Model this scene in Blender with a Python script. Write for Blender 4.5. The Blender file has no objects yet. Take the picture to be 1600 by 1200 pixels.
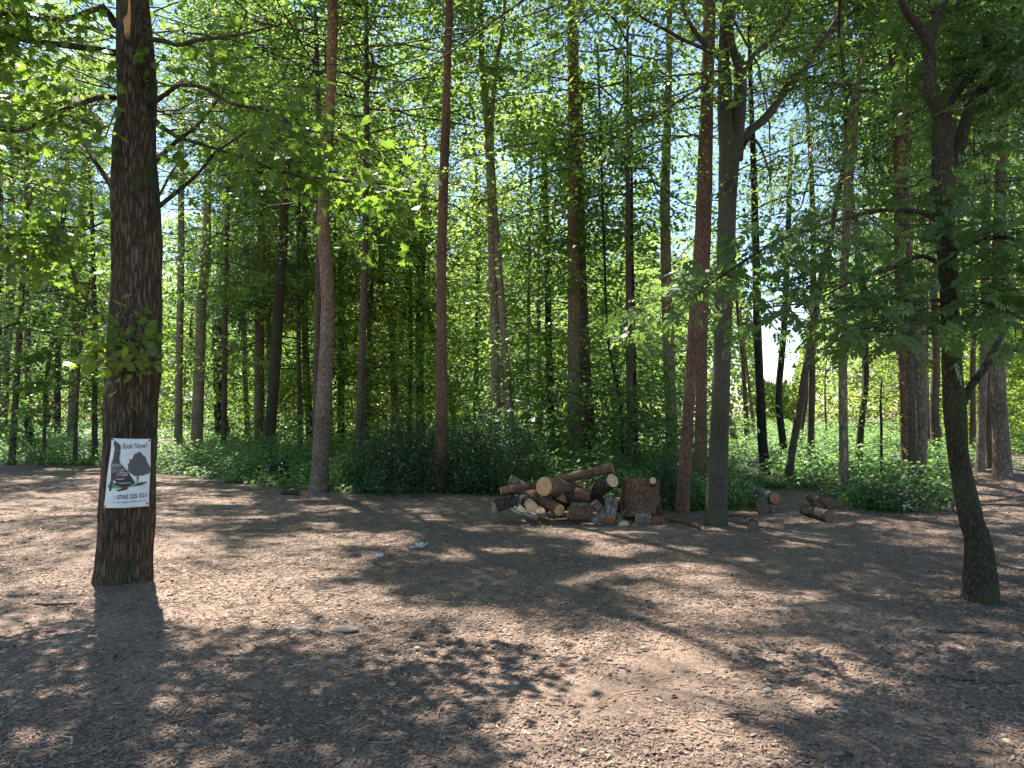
import bpy, math, random
import numpy as np
from mathutils import Vector, noise as mnoise

# ------------------------------------------------------------------ camera, sky, sun, exposure
S = bpy.context.scene
F, HZ, CH = 1164.0, 640.0, 1.6          # focal length in pixels of the 1600 px frame, horizon row, eye height
PITCH = math.atan((HZ - 600.0) / F)
cam = bpy.data.cameras.new("camera")
cam_o = bpy.data.objects.new("camera", cam)
S.collection.objects.link(cam_o)
cam.sensor_width = 36.0
cam.lens = 36.0 * F / 1600.0
cam.clip_start, cam.clip_end = 0.05, 3000.0
cam_o.location = (0, 0, CH)
cam_o.rotation_euler = (math.radians(90) + PITCH, 0, 0)
S.camera = cam_o

SUN_EL, SUN_AZ = math.radians(56), math.radians(-27)      # azimuth from straight ahead, minus is to the left
SUN = np.array([math.sin(SUN_AZ) * math.cos(SUN_EL), math.cos(SUN_AZ) * math.cos(SUN_EL), math.sin(SUN_EL)])
w = bpy.data.worlds.new("World"); S.world = w; w.use_nodes = True
nt = w.node_tree
sky = nt.nodes.new("ShaderNodeTexSky"); sky.sky_type = 'NISHITA'; sky.sun_disc = False
sky.sun_elevation = SUN_EL; sky.sun_rotation = SUN_AZ
sky.air_density = 1.0; sky.dust_density = 0.1; sky.ozone_density = 1.6
nt.links.new(sky.outputs[0], nt.nodes["Background"].inputs[0])
nt.nodes["Background"].inputs[1].default_value = 0.08
sl = bpy.data.lights.new("sun", 'SUN'); sl.energy = 5.0; sl.angle = math.radians(0.55); sl.color = (1.0, 0.95, 0.86)
so = bpy.data.objects.new("sun", sl); S.collection.objects.link(so)
so.rotation_euler = Vector(tuple(SUN)).to_track_quat('Z', 'Y').to_euler()
S.view_settings.view_transform = 'Standard'; S.view_settings.look = 'None'
S.view_settings.exposure = 1.8; S.view_settings.gamma = 1.0
S.render.engine = 'CYCLES'
S.cycles.max_bounces = 7; S.cycles.diffuse_bounces = 5; S.cycles.glossy_bounces = 2
S.cycles.transmission_bounces = 4; S.cycles.transparent_max_bounces = 4
S.cycles.use_denoising = True
S.cycles.sample_clamp_indirect = 6.0

rng = np.random.default_rng(7)
random.seed(7)
COL = S.collection

# ------------------------------------------------------------------ numeric helpers
def vnoise(x, y, seed=0):
    x = np.asarray(x, float); y = np.asarray(y, float)
    xi = np.floor(x).astype(np.int64); yi = np.floor(y).astype(np.int64)
    fx = x - xi; fy = y - yi
    fx = fx * fx * (3 - 2 * fx); fy = fy * fy * (3 - 2 * fy)
    def h(a, b):
        n = (a * 374761393 + b * 668265263 + seed * 974711) & 0x7fffffff
        n = ((n ^ (n >> 13)) * 1274126177) & 0x7fffffff
        return ((n ^ (n >> 16)) & 0xffff) / 65535.0
    return (h(xi, yi) * (1 - fx) + h(xi + 1, yi) * fx) * (1 - fy) + (h(xi, yi + 1) * (1 - fx) + h(xi + 1, yi + 1) * fx) * fy

def clump_noise(P, f, seed=0):
    x, y, z = P[:, 0] * f, P[:, 1] * f, P[:, 2] * f
    return (vnoise(x + .37 * z, z * 1.15 - .2 * y, seed + 61) + vnoise(y + .41 * x, z + .3 * x, seed + 62) + vnoise(x - .5 * z, y + .5 * z, seed + 63)) / 3

def norm(a): return a / np.maximum(np.linalg.norm(a, axis=-1, keepdims=True), 1e-9)

def gz(x, y):
    x = np.asarray(x, float); y = np.asarray(y, float)
    z = 0.05 * (vnoise(x * .35 + 9, y * .35, 3) - .5) + 0.03 * (vnoise(x * 1.1, y * 1.1, 4) - .5)
    z = z + 0.44 * np.exp(-((x - 10.4) / 2.3) ** 2 - ((y - 15.2) / 1.6) ** 2)
    z = z + 0.36 * np.exp(-((x - 8.7) / 1.15) ** 2 - ((y - 11.6) / 0.9) ** 2)
    z = z + 0.25 * np.exp(-((x - 2.0) / 4.0) ** 2 - ((y - 24.0) / 3.0) ** 2)
    z = z - 0.05 * np.exp(-((x + 1.78) / .22) ** 2 - ((y - 8.15) / .16) ** 2)
    z = z - 0.04 * np.exp(-((x + .62) / .14) ** 2 - ((y - 8.35) / .12) ** 2)
    return z

CPI, SPI = math.cos(PITCH), math.sin(PITCH)
def ray(px, py):
    u, v = (px - 800) / F, (600 - py) / F
    return np.array([u, CPI - v * SPI, SPI + v * CPI])
def at(px, py, Y):
    d = ray(px, py); return np.array([0, 0, CH]) + d * (Y / d[1])
def on_ground(px, py):
    d = ray(px, py); lo, hi = 1.0, 200.0
    for t in np.linspace(1.0, 120, 600):
        p = d * t
        if CH + p[2] < gz(p[0], p[1]): hi = t; break
        lo = t
    for _ in range(30):
        m = (lo + hi) / 2; p = d * m
        if CH + p[2] < gz(p[0], p[1]): hi = m
        else: lo = m
    p = d * hi; return np.array([p[0], p[1], float(gz(p[0], p[1]))])
def project(P):
    x, y, z = P[..., 0], P[..., 1], P[..., 2] - CH
    yc = y * CPI + z * SPI; zc = -y * SPI + z * CPI
    yc = np.where(yc < .1, .1, yc)
    return 800 + F * x / yc, 600 - F * zc / yc, yc

# sun patches wanted on the ground: crowns are culled overhead to let them through
LROWS = [740, 780, 820, 860, 900, 940, 980, 1020, 1060, 1100, 1150, 1200]
LGRID = np.array([[int(c) for c in r.split()] for r in """2 5 5 3 2 2 1 1 1 1 1 3 3 3 6 6
5 5 6 5 3 2 2 3 4 4 3 5 7 5 8 8
7 6 7 5 4 4 5 4 6 5 2 3 5 6 8 5
7 6 8 7 7 6 5 5 6 6 6 3 3 4 6 6
3 4 7 7 6 5 3 2 2 4 6 4 2 2 4 4
1 2 6 6 6 4 2 1 1 1 4 5 2 1 2 2
0 2 3 4 3 1 3 4 1 0 1 4 2 2 2 3
0 2 1 3 1 1 4 5 3 6 5 4 5 4 3 3
1 0 0 0 1 2 1 3 4 5 5 4 6 6 4 2
2 0 1 0 0 1 2 2 6 6 5 3 5 4 2 1
0 0 0 0 0 0 0 1 5 3 4 3 2 1 1 1
0 0 0 0 0 0 0 0 5 3 4 2 1 0 1 3""".splitlines()]) / 9.0
LGRID = np.where(LGRID > .25, LGRID + np.array([-.10, -.14, -.14, -.10, -.02, .05, .12, .18, .22, .22, .20, .18])[:, None], LGRID)
def openness(P):
    """share of sun the ground below (along the sun's ray) should get, from the dapple grid; P (n,3)"""
    G = P - SUN * (P[:, 2:3] / SUN[2])
    px, py, yc = project(G)
    cx = np.clip((px - 50) / 100, 0, 14.999); cy = np.interp(py, LROWS, range(12)); cy = np.clip(cy, 0, 10.999)
    ix, iy = cx.astype(int), cy.astype(int); fx, fy = cx - ix, cy - iy
    v = (LGRID[iy, ix] * (1 - fx) + LGRID[iy, ix + 1] * fx) * (1 - fy) + (LGRID[iy + 1, ix] * (1 - fx) + LGRID[iy + 1, ix + 1] * fx) * fy
    v = np.where((px < -150) | (px > 1750) | (G[:, 1] < 2.0), 0.25, v)
    n = vnoise(G[:, 0] * 1.6 + 40, G[:, 1] * 2.0 + 40, 11) * .5 + vnoise(G[:, 0] * 4.0, G[:, 1] * 5.0, 12) * .5
    n = (n - .5) * 1.45 + .5
    v = np.where(py < 722, np.interp(px, [0, 230, 280, 480, 560, 1040, 1140, 1480, 1600], [.5, .6, .9, .85, .45, .45, .9, .85, .65]), v)
    return v, n
def keep_mask(P):  # drops crown leaves so the set sun patches fall on the ground
    v, n = openness(P)
    return n > (v + .05 - .5) * .90 + .48

# ------------------------------------------------------------------ objects, tags, meshes
def tag(o, label=None, cat=None, group=None, kind=None):
    if label: o["label"] = label
    if cat: o["category"] = cat
    if group: o["group"] = group
    if kind: o["kind"] = kind
    return o
def empty(name, loc, rz=0):
    o = bpy.data.objects.new(name, None); COL.objects.link(o); o.location = tuple(loc); o.rotation_euler = (0, 0, rz)
    o.empty_display_size = .2
    return o
def link(name, me, mat=None, parent=None, loc=None):
    o = bpy.data.objects.new(name, me); COL.objects.link(o)
    if mat is not None and not me.materials: me.materials.append(mat)
    if parent is not None: o.parent = parent
    if loc is not None: o.location = tuple(loc)
    return o
def mesh_np(name, V, Fc, k, smooth=True, attrs=None):
    """V (n,3); Fc (m,k) faces of k corners"""
    me = bpy.data.meshes.new(name)
    m = len(Fc)
    me.vertices.add(len(V)); me.vertices.foreach_set("co", np.ascontiguousarray(V, dtype=np.float32).ravel())
    me.loops.add(m * k); me.loops.foreach_set("vertex_index", np.ascontiguousarray(Fc, dtype=np.int32).ravel())
    me.polygons.add(m); me.polygons.foreach_set("loop_start", np.arange(0, m * k, k, dtype=np.int32))
    if attrs:
        for an, arr in attrs.items():
            a = me.attributes.new(an, 'FLOAT', 'FACE'); a.data.foreach_set("value", np.asarray(arr, dtype=np.float32))
    me.update(calc_edges=True)
    if smooth: me.polygons.foreach_set("use_smooth", np.ones(m, dtype=bool))
    return me

def catmull(pts, n):
    P = np.array(pts, float); P = np.vstack([2 * P[0] - P[1], P, 2 * P[-1] - P[-2]])
    out = []
    for i in range(1, len(P) - 2):
        t = np.linspace(0, 1, n, endpoint=False)[:, None]
        a, b, c, d = P[i - 1], P[i], P[i + 1], P[i + 2]
        out.append(.5 * ((2 * b) + (-a + c) * t + (2 * a - 5 * b + 4 * c - d) * t ** 2 + (-a + 3 * b - 3 * c + d) * t ** 3))
    out.append(P[-2][None]); return np.vstack(out)

def tube(name, pts, rad, sides=12, rough=.03, seed=0, step=.25, ridge=0.0, caps=True, flare=0.0, freq=2.5):
    """one closed, gently irregular tube through pts with radii rad"""
    A = np.column_stack([np.array(pts, float), np.array(rad, float)])
    C = catmull(A, 6)
    seg = np.linalg.norm(np.diff(C[:, :3], axis=0), axis=1); s = np.concatenate([[0], np.cumsum(seg)])
    n = max(3, int(s[-1] / step) + 1); t = np.linspace(0, s[-1], n)
    Q = np.column_stack([np.interp(t, s, C[:, i]) for i in range(4)])
    T = norm(np.gradient(Q[:, :3], axis=0))
    up = np.array([0, 1.0, 0]) if abs(T[0][1]) < .8 else np.array([1.0, 0, 0])
    U = norm(np.cross(T, up)); W = np.cross(T, U)
    ang = np.linspace(0, 2 * math.pi, sides, endpoint=False)
    V = np.zeros((n, sides, 3))
    r = np.maximum(Q[:, 3], .001)
    rr = np.repeat(r[:, None], sides, 1)
    nx = np.cos(ang)[None] * 1.3 + seed * 7.3; ny = (t * freq)[:, None] + np.sin(ang)[None] * 1.3
    rr = rr * (1 + rough * 2 * (vnoise(nx * np.ones_like(ny), ny, seed) - .5) + rough * (vnoise(nx * 2.7 * np.ones_like(ny), ny * 2.7, seed + 5) - .5))
    if ridge:
        a = ang[None] * sides_f(sides) + 1.5 * (vnoise(ny * .8, nx * 2, seed + 2) - .5)
        rd = vnoise(ang[None] * 6.5 + .6 * vnoise(ny * 1.5, nx * 3, 8), ny * .8, seed + 9)
        rr = rr + ridge * (np.abs(rd - .5) * 2 - .5)
    if flare:
        f = np.exp(-t / .16)[:, None] * flare
        lob = .5 + .5 * np.sin(ang * 5 + seed)[None] * .8
        rr = rr * (1 + f * (.5 + lob))
    V = Q[:, None, :3] + rr[..., None] * (np.cos(ang)[None, :, None] * U[:, None] + np.sin(ang)[None, :, None] * W[:, None])
    i = np.arange(n - 1)[:, None] * sides; j = np.arange(sides)[None]; jn = (j + 1) % sides
    Fc = np.stack([i + j, i + jn, i + sides + jn, i + sides + j], -1).reshape(-1, 4)
    VV = V.reshape(-1, 3)
    if not caps: return mesh_np(name, VV, Fc, 4)
    me = bpy.data.meshes.new(name)
    faces = [tuple(f) for f in Fc] + [tuple(range(sides))[::-1], tuple(range((n - 1) * sides, n * sides))]
    me.from_pydata(VV.tolist(), [], faces); me.update()
    for p in me.polygons: p.use_smooth = len(p.vertices) == 4
    return me
def sides_f(s): return 9.0

def segs_mesh(A, B, ra, rb, sides=4):
    """many straight tapered sticks as arrays -> verts, quads"""
    n = len(A); T = norm(B - A)
    up = np.where(np.abs(T[:, 2:3]) > .9, np.array([[1.0, 0, 0]]), np.array([[0, 0, 1.0]]))
    U = norm(np.cross(T, up)); W = np.cross(T, U)
    ang = np.linspace(0, 2 * math.pi, sides, endpoint=False)
    R = np.cos(ang)[None, :, None] * U[:, None] + np.sin(ang)[None, :, None] * W[:, None]
    Va = A[:, None] + R * np.reshape(ra, (-1, 1, 1)); Vb = B[:, None] + R * np.reshape(rb, (-1, 1, 1))
    V = np.concatenate([Va, Vb], 1).reshape(-1, 3)
    j = np.arange(sides); q = np.stack([j, (j + 1) % sides, sides + (j + 1) % sides, sides + j], -1)
    Fc = (np.arange(n)[:, None, None] * 2 * sides + q[None]).reshape(-1, 4)
    return V, Fc

# leaf outlines: (length, half width, lift)
LEAF4 = np.array([[0, 0, 0], [.45, .30, -.04], [1, 0, -.12], [.5, -.30, -.04]])
LEAF6 = np.array([[0, 0, 0], [.3, .26, .03], [.68, .22, 0], [1, 0, -.12], [.68, -.22, 0], [.3, -.26, .03]])
NARROW = np.array([[0, 0, 0], [.4, .15, 0], [1, 0, -.1], [.4, -.15, 0]])
NEEDLE = np.array([[0, .035, 0], [1, .02, -.1], [1, -.02, -.1], [0, -.035, 0]])
LOBED = np.array([[0, 0, 0], [.10, .20, .01], [.02, .46, .0], [.30, .36, .02], [.42, .62, -.04], [.55, .30, .02], [.78, .38, -.03], [.74, .16, 0], [1.05, 0, -.08],
                  [.74, -.16, 0], [.78, -.38, -.03], [.55, -.30, .02], [.42, -.62, -.04], [.30, -.36, .02], [.02, -.46, 0], [.10, -.20, .01]])
def leaves_mesh(name, C, A, N, s, T, rnd):
    A = norm(A); B = norm(np.cross(N, A)); N = np.cross(A, B)
    s = np.reshape(s, (-1, 1, 1))
    V = C[:, None] + s * (T[None, :, 0:1] * A[:, None] + T[None, :, 1:2] * B[:, None] + T[None, :, 2:3] * N[:, None])
    k = len(T); Fc = np.arange(len(C) * k).reshape(-1, k)
    return mesh_np(name, V.reshape(-1, 3), Fc, k, smooth=False, attrs={"rnd": rnd})

# ------------------------------------------------------------------ materials
def nodes(name):
    m = bpy.data.materials.new(name); m.use_nodes = True
    n = m.node_tree; n.nodes.clear()
    out = n.nodes.new("ShaderNodeOutputMaterial")
    return m, n, out
def N(n, t, **k):
    nd = n.nodes.new(t)
    for a, b in k.items():
        if a.startswith("i_"):
            key = a[2:]; nd.inputs[int(key) if key.isdigit() else key.replace("_", " ")].default_value = b
        else: setattr(nd, a, b)
    return nd
def ramp(n, src, stops):
    r = n.nodes.new("ShaderNodeValToRGB"); e = r.color_ramp.elements
    while len(e) < len(stops): e.new(.5)
    for el, (p, c) in zip(e, stops): el.position = p; el.color = (*c, 1)
    n.links.new(src, r.inputs[0]); return r

def leaf_mat(name, c0, c1, t0, t1, rough=.42, spec=.5, trans=.5):
    m, n, out = nodes(name); L = n.links.new
    at_ = N(n, "ShaderNodeAttribute", attribute_name="rnd")
    oi = N(n, "ShaderNodeObjectInfo")
    r1 = ramp(n, at_.outputs["Fac"], [(0, c0), (1, c1)]); r2 = ramp(n, at_.outputs["Fac"], [(0, t0), (1, t1)])
    hs1 = N(n, "ShaderNodeHueSaturation"); hs2 = N(n, "ShaderNodeHueSaturation")
    mr = N(n, "ShaderNodeMapRange"); L(oi.outputs["Random"], mr.inputs[0]); mr.inputs[3].default_value = .485; mr.inputs[4].default_value = .515
    for hs, r in ((hs1, r1), (hs2, r2)):
        L(mr.outputs[0], hs.inputs["Hue"]); L(r.outputs[0], hs.inputs["Color"])
    p = N(n, "ShaderNodeBsdfPrincipled"); p.inputs["Roughness"].default_value = rough
    p.inputs["Specular IOR Level"].default_value = spec
    L(hs1.outputs[0], p.inputs["Base Color"])
    t = N(n, "ShaderNodeBsdfTranslucent"); L(hs2.outputs[0], t.inputs[0])
    a = N(n, "ShaderNodeMixShader"); a.inputs[0].default_value = trans
    L(p.outputs[0], a.inputs[1]); L(t.outputs[0], a.inputs[2])
    L(a.outputs[0], out.inputs[0]); return m
M = {}
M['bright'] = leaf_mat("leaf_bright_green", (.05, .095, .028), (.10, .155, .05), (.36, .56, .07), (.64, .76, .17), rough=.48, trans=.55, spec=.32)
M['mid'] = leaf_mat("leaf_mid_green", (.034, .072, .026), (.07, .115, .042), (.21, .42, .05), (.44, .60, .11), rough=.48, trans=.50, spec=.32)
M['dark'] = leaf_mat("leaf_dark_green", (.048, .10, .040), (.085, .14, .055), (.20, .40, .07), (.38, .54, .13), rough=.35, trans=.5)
M['oak'] = leaf_mat("leaf_lobed_green", (.032, .07, .020), (.055, .10, .028), (.17, .37, .03), (.38, .57, .06), trans=.48)
M['needle'] = leaf_mat("needle_green", (.045, .09, .04), (.08, .14, .06), (.16, .30, .08), (.28, .42, .14), rough=.5, trans=.45)
M['nettle'] = leaf_mat("nettle_green", (.05, .105, .042), (.09, .16, .07), (.22, .42, .09), (.42, .60, .18), rough=.45, trans=.48, spec=.35)
M['bramble'] = leaf_mat("bramble_green", (.022, .050, .022), (.046, .085, .038), (.05, .14, .04), (.12, .24, .07), rough=.45, trans=.32, spec=.3)
M['deadleaf'] = leaf_mat("fallen_leaf_tan", (.30, .24, .14), (.5, .45, .30), (.3, .25, .12), (.4, .35, .2), trans=.25)

def bark_mat(name, dark, light, sc=9.0, stretch=.14, bump=.5, moss=0.0, red=None):
    m, n, out = nodes(name); L = n.links.new
    tc = N(n, "ShaderNodeTexCoord"); mp = N(n, "ShaderNodeMapping"); mp.inputs["Scale"].default_value = (sc, sc, sc * stretch)
    L(tc.outputs["Object"], mp.inputs[0])
    n1 = N(n, "ShaderNodeTexNoise"); n1.inputs["Scale"].default_value = 1.6; n1.inputs["Detail"].default_value = 6; n1.inputs["Roughness"].default_value = .65
    L(mp.outputs[0], n1.inputs[0])
    v = N(n, "ShaderNodeTexVoronoi"); v.inputs["Scale"].default_value = 2.2; v.feature = 'DISTANCE_TO_EDGE'
    ad = N(n, "ShaderNodeVectorMath", operation='MULTIPLY_ADD'); ad.inputs[1].default_value = (.7, .7, .7)
    L(n1.outputs["Color"], ad.inputs[0]); L(mp.outputs[0], ad.inputs[2]); L(ad.outputs[0], v.inputs[0])
    mr = N(n, "ShaderNodeMapRange"); mr.inputs[1].default_value = 0; mr.inputs[2].default_value = .28; L(v.outputs[0], mr.inputs[0])
    mx = N(n, "ShaderNodeMath", operation='MULTIPLY'); L(mr.outputs[0], mx.inputs[0]); L(n1.outputs[0], mx.inputs[1])
    r = ramp(n, mx.outputs[0], [(.05, dark), (.55, light)])
    n2 = N(n, "ShaderNodeTexNoise"); n2.inputs["Scale"].default_value = 1.1; n2.inputs["Detail"].default_value = 4; L(tc.outputs["Object"], n2.inputs[0])
    col = r.outputs[0]
    hv = N(n, "ShaderNodeHueSaturation"); mv = N(n, "ShaderNodeMapRange"); mv.inputs[1].default_value = .3; mv.inputs[2].default_value = .7; mv.inputs[3].default_value = .65; mv.inputs[4].default_value = 1.35
    L(n2.outputs[0], mv.inputs[0]); L(mv.outputs[0], hv.inputs["Value"]); L(col, hv.inputs["Color"]); col = hv.outputs[0]
    if red:
        sx = N(n, "ShaderNodeSeparateXYZ"); L(tc.outputs["Object"], sx.inputs[0])
        m1 = N(n, "ShaderNodeMapRange"); m1.inputs[1].default_value = red[1]; m1.inputs[2].default_value = red[2]; L(sx.outputs[2], m1.inputs[0])
        mm = N(n, "ShaderNodeMix", data_type='RGBA'); mul = N(n, "ShaderNodeMix", data_type='RGBA', blend_type='MULTIPLY')
        L(m1.outputs[0], mul.inputs[0]); L(col, mul.inputs[6]); mul.inputs[7].default_value = (*red[0], 1); col = mul.outputs[2]
    if moss:
        n3 = N(n, "ShaderNodeTexNoise"); n3.inputs["Scale"].default_value = 2.3; n3.inputs["Detail"].default_value = 5; L(tc.outputs["Object"], n3.inputs[0])
        m2 = N(n, "ShaderNodeMapRange"); m2.inputs[1].default_value = .62 - moss * .25; m2.inputs[2].default_value = .75 - moss * .2; L(n3.outputs[0], m2.inputs[0])
        m4 = N(n, "ShaderNodeMath", operation='MULTIPLY'); m4.inputs[1].default_value = .75; L(m2.outputs[0], m4.inputs[0])
        mm = N(n, "ShaderNodeMix", data_type='RGBA'); L(m4.outputs[0], mm.inputs[0]); L(col, mm.inputs[6]); mm.inputs[7].default_value = (.045, .065, .018, 1); col = mm.outputs[2]
    p = N(n, "ShaderNodeBsdfPrincipled"); p.inputs["Roughness"].default_value = .85; p.inputs["Specular IOR Level"].default_value = .25
    L(col, p.inputs["Base Color"])
    b = N(n, "ShaderNodeBump"); b.inputs["Strength"].default_value = bump; b.inputs["Distance"].default_value = .02; L(mx.outputs[0], b.inputs["Height"]); L(b.outputs[0], p.inputs["Normal"])
    L(p.outputs[0], out.inputs[0]); return m
M['oakbark'] = bark_mat("bark_oak", (.030, .023, .016), (.145, .108, .074), 18, .12, 1.0, moss=.25)
M['greybark'] = bark_mat("bark_smooth_grey", (.058, .052, .037), (.105, .094, .068), 16, .5, .25, moss=.4)
M['pale'] = bark_mat("bark_pale_lit", (.12, .095, .06), (.34, .27, .18), 7, .3, .4, moss=.2)
M['pine'] = bark_mat("bark_pine", (.10, .077, .058), (.31, .24, .18), 15, .24, .8, red=((1.25, .90, .74), 2.5, 8.0))
M['palelitpine'] = bark_mat("bark_pale_lit_pine", (.16, .125, .095), (.42, .33, .25), 14, .24, .7)  # pale pine bark, raised further for scattered sun on trunks standing in shade
M['redpine'] = bark_mat("bark_red_pine", (.10, .057, .040), (.25, .145, .10), 16, .24, .8)
M['brown'] = bark_mat("bark_brown", (.05, .038, .028), (.17, .125, .09), 20, .22, .6, moss=.1)
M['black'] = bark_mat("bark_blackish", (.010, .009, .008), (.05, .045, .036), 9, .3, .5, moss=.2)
M['mossy'] = bark_mat("bark_mossy", (.028, .023, .016), (.095, .078, .055), 22, .3, .8, moss=.6)
M['ivy'] = leaf_mat("ivy_green", (.016, .045, .015), (.035, .08, .025), (.03, .1, .02), (.07, .16, .03), rough=.3, trans=.3)
M['twig'] = bark_mat("bark_twig", (.03, .024, .018), (.13, .10, .075), 16, .3, .3)
M['logbark'] = bark_mat("bark_log", (.085, .047, .031), (.28, .165, .105), 20, .22, .5)
M['greylog'] = bark_mat("bark_log_grey", (.10, .085, .07), (.38, .32, .27), 13, .2, .7)
M['darklog'] = bark_mat("bark_log_dark", (.02, .016, .013), (.12, .09, .07), 13, .3, .8)

def wood_mat(name, a, b_, sc=38.0):
    m, n, out = nodes(name); L = n.links.new
    tc = N(n, "ShaderNodeTexCoord")
    wv = N(n, "ShaderNodeTexWave", wave_type='RINGS', rings_direction='Z'); wv.inputs["Scale"].default_value = sc; wv.inputs["Distortion"].default_value = 2.5; wv.inputs["Detail"].default_value = 2
    L(tc.outputs["Object"], wv.inputs[0])
    r = ramp(n, wv.outputs["Fac"], [(0, a), (1, b_)])
    n2 = N(n, "ShaderNodeTexNoise"); n2.inputs["Scale"].default_value = 14; n2.inputs["Detail"].default_value = 5; L(tc.outputs["Object"], n2.inputs[0])
    hv = N(n, "ShaderNodeHueSaturation"); mv = N(n, "ShaderNodeMapRange"); mv.inputs[3].default_value = .5; mv.inputs[4].default_value = 1.4
    L(n2.outputs[0], mv.inputs[0]); L(mv.outputs[0], hv.inputs["Value"]); L(r.outputs[0], hv.inputs["Color"])
    p = N(n, "ShaderNodeBsdfPrincipled"); p.inputs["Roughness"].default_value = .8; L(hv.outputs[0], p.inputs["Base Color"])
    bp = N(n, "ShaderNodeBump"); bp.inputs["Strength"].default_value = .4; bp.inputs["Distance"].default_value = .004; L(n2.outputs[0], bp.inputs["Height"]); L(bp.outputs[0], p.inputs["Normal"])
    L(p.outputs[0], out.inputs[0]); return m
M['cut'] = wood_mat("wood_cut_tan", (.50, .25, .10), (.68, .40, .18))
M['cutred'] = wood_mat("wood_cut_orange", (.42, .14, .06), (.58, .24, .11))
M['cutpale'] = wood_mat("wood_cut_pale", (.52, .36, .21), (.68, .50, .32))
M['cutold'] = wood_mat("wood_cut_old", (.26, .155, .09), (.42, .27, .17))
M['cutdark'] = wood_mat("wood_cut_dark", (.10, .07, .05), (.18, .125, .09))
M['cutmoss'] = wood_mat("wood_split_mossy", (.17, .15, .06), (.32, .27, .14))
M['scar'] = wood_mat("wood_torn_scar", (.30, .12, .05), (.55, .28, .13), 8)

def plain(name, c, rough=.6, metal=0.0, bumpy=0.0):
    m, n, out = nodes(name); L = n.links.new
    p = N(n, "ShaderNodeBsdfPrincipled"); p.inputs["Roughness"].default_value = rough; p.inputs["Metallic"].default_value = metal
    tc = N(n, "ShaderNodeTexCoord"); nz = N(n, "ShaderNodeTexNoise"); nz.inputs["Scale"].default_value = 9; nz.inputs["Detail"].default_value = 5
    L(tc.outputs["Object"], nz.inputs[0])
    r = ramp(n, nz.outputs[0], [(.3, tuple(x * .82 for x in c)), (.65, c)]); L(r.outputs[0], p.inputs["Base Color"])
    if bumpy:
        b = N(n, "ShaderNodeBump"); b.inputs["Strength"].default_value = bumpy; b.inputs["Distance"].default_value = .01; L(nz.outputs[0], b.inputs["Height"]); L(b.outputs[0], p.inputs["Normal"])
    L(p.outputs[0], out.inputs[0]); return m
M['signwhite'] = plain("sign_white", (.66, .72, .73), .5, bumpy=.25)
M['signblack'] = plain("sign_black_print", (.014, .013, .016), .5)
M['signgrey'] = plain("sign_grey_print", (.075, .08, .09), .5)
M['signgreen'] = plain("sign_green_print", (.06, .33, .17), .5)
M['signtext'] = plain("sign_dark_text", (.06, .10, .10), .5)
M['signlight'] = plain("sign_light_text", (.42, .62, .50), .5)
M['signstroke'] = plain("sign_pale_stroke", (.40, .42, .42), .5)
M['signtel'] = plain("sign_teal_text", (.25, .42, .40), .5)
M['nail'] = plain("nail_black", (.012, .012, .012), .4)
M['feather'] = plain("feather_white", (.8, .8, .8), .7)
M['rock'] = plain("rock_pale", (.19, .165, .14), .9, bumpy=1.0)
M['cone'] = plain("cone_brown", (.035, .026, .02), .8, bumpy=.6)

# wood-chip ground
m, n, out = nodes("woodchip_ground"); L = n.links.new; M['ground'] = m
tc = N(n, "ShaderNodeTexCoord")
v1 = N(n, "ShaderNodeTexVoronoi"); v1.inputs["Scale"].default_value = 55; v2 = N(n, "ShaderNodeTexVoronoi"); v2.inputs["Scale"].default_value = 130
mpp = N(n, "ShaderNodeMapping"); mpp.inputs["Scale"].default_value = (1, 1.0, .3); L(tc.outputs["Object"], mpp.inputs[0])
nw = N(n, "ShaderNodeTexNoise"); nw.inputs["Scale"].default_value = 12; nw.inputs["Detail"].default_value = 3; L(tc.outputs["Object"], nw.inputs[0])
ma = N(n, "ShaderNodeVectorMath", operation='MULTIPLY_ADD'); ma.inputs[1].default_value = (.12, .12, .12); L(nw.outputs["Color"], ma.inputs[0]); L(mpp.outputs[0], ma.inputs[2])
L(ma.outputs[0], v1.inputs[0]); L(ma.outputs[0], v2.inputs[0])
c1 = ramp(n, v1.outputs["Color"], [(0, (.07, .042, .031)), (.5, (.205, .134, .097)), (1, (.375, .275, .205))])
c2 = ramp(n, v2.outputs["Color"], [(0, (.06, .037, .028)), (.5, (.215, .142, .105)), (1, (.44, .33, .25))])
mA = N(n, "ShaderNodeMix", data_type='RGBA'); mA.inputs[0].default_value = .5; L(c1.outputs[0], mA.inputs[6]); L(c2.outputs[0], mA.inputs[7])
nb = N(n, "ShaderNodeTexNoise"); nb.inputs["Scale"].default_value = .55; nb.inputs["Detail"].default_value = 6; L(tc.outputs["Object"], nb.inputs[0])
mv = N(n, "ShaderNodeMapRange"); mv.inputs[1].default_value = .3; mv.inputs[2].default_value = .7; mv.inputs[3].default_value = .55; mv.inputs[4].default_value = 1.3; L(nb.outputs[0], mv.inputs[0])
hv = N(n, "ShaderNodeHueSaturation"); L(mv.outputs[0], hv.inputs["Value"]); L(mA.outputs[2], hv.inputs["Color"])
cov = N(n, "ShaderNodeAttribute", attribute_name="cov")
soil = ramp(n, nb.outputs[0], [(.3, (.035, .03, .018)), (.7, (.05, .075, .02))])
mB = N(n, "ShaderNodeMix", data_type='RGBA'); L(cov.outputs["Fac"], mB.inputs[0]); L(hv.outputs[0], mB.inputs[6]); L(soil.outputs[0], mB.inputs[7])
p = N(n, "ShaderNodeBsdfPrincipled"); p.inputs["Roughness"].default_value = .9; p.inputs["Specular IOR Level"].default_value = .3; L(mB.outputs[2], p.inputs["Base Color"])
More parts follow.
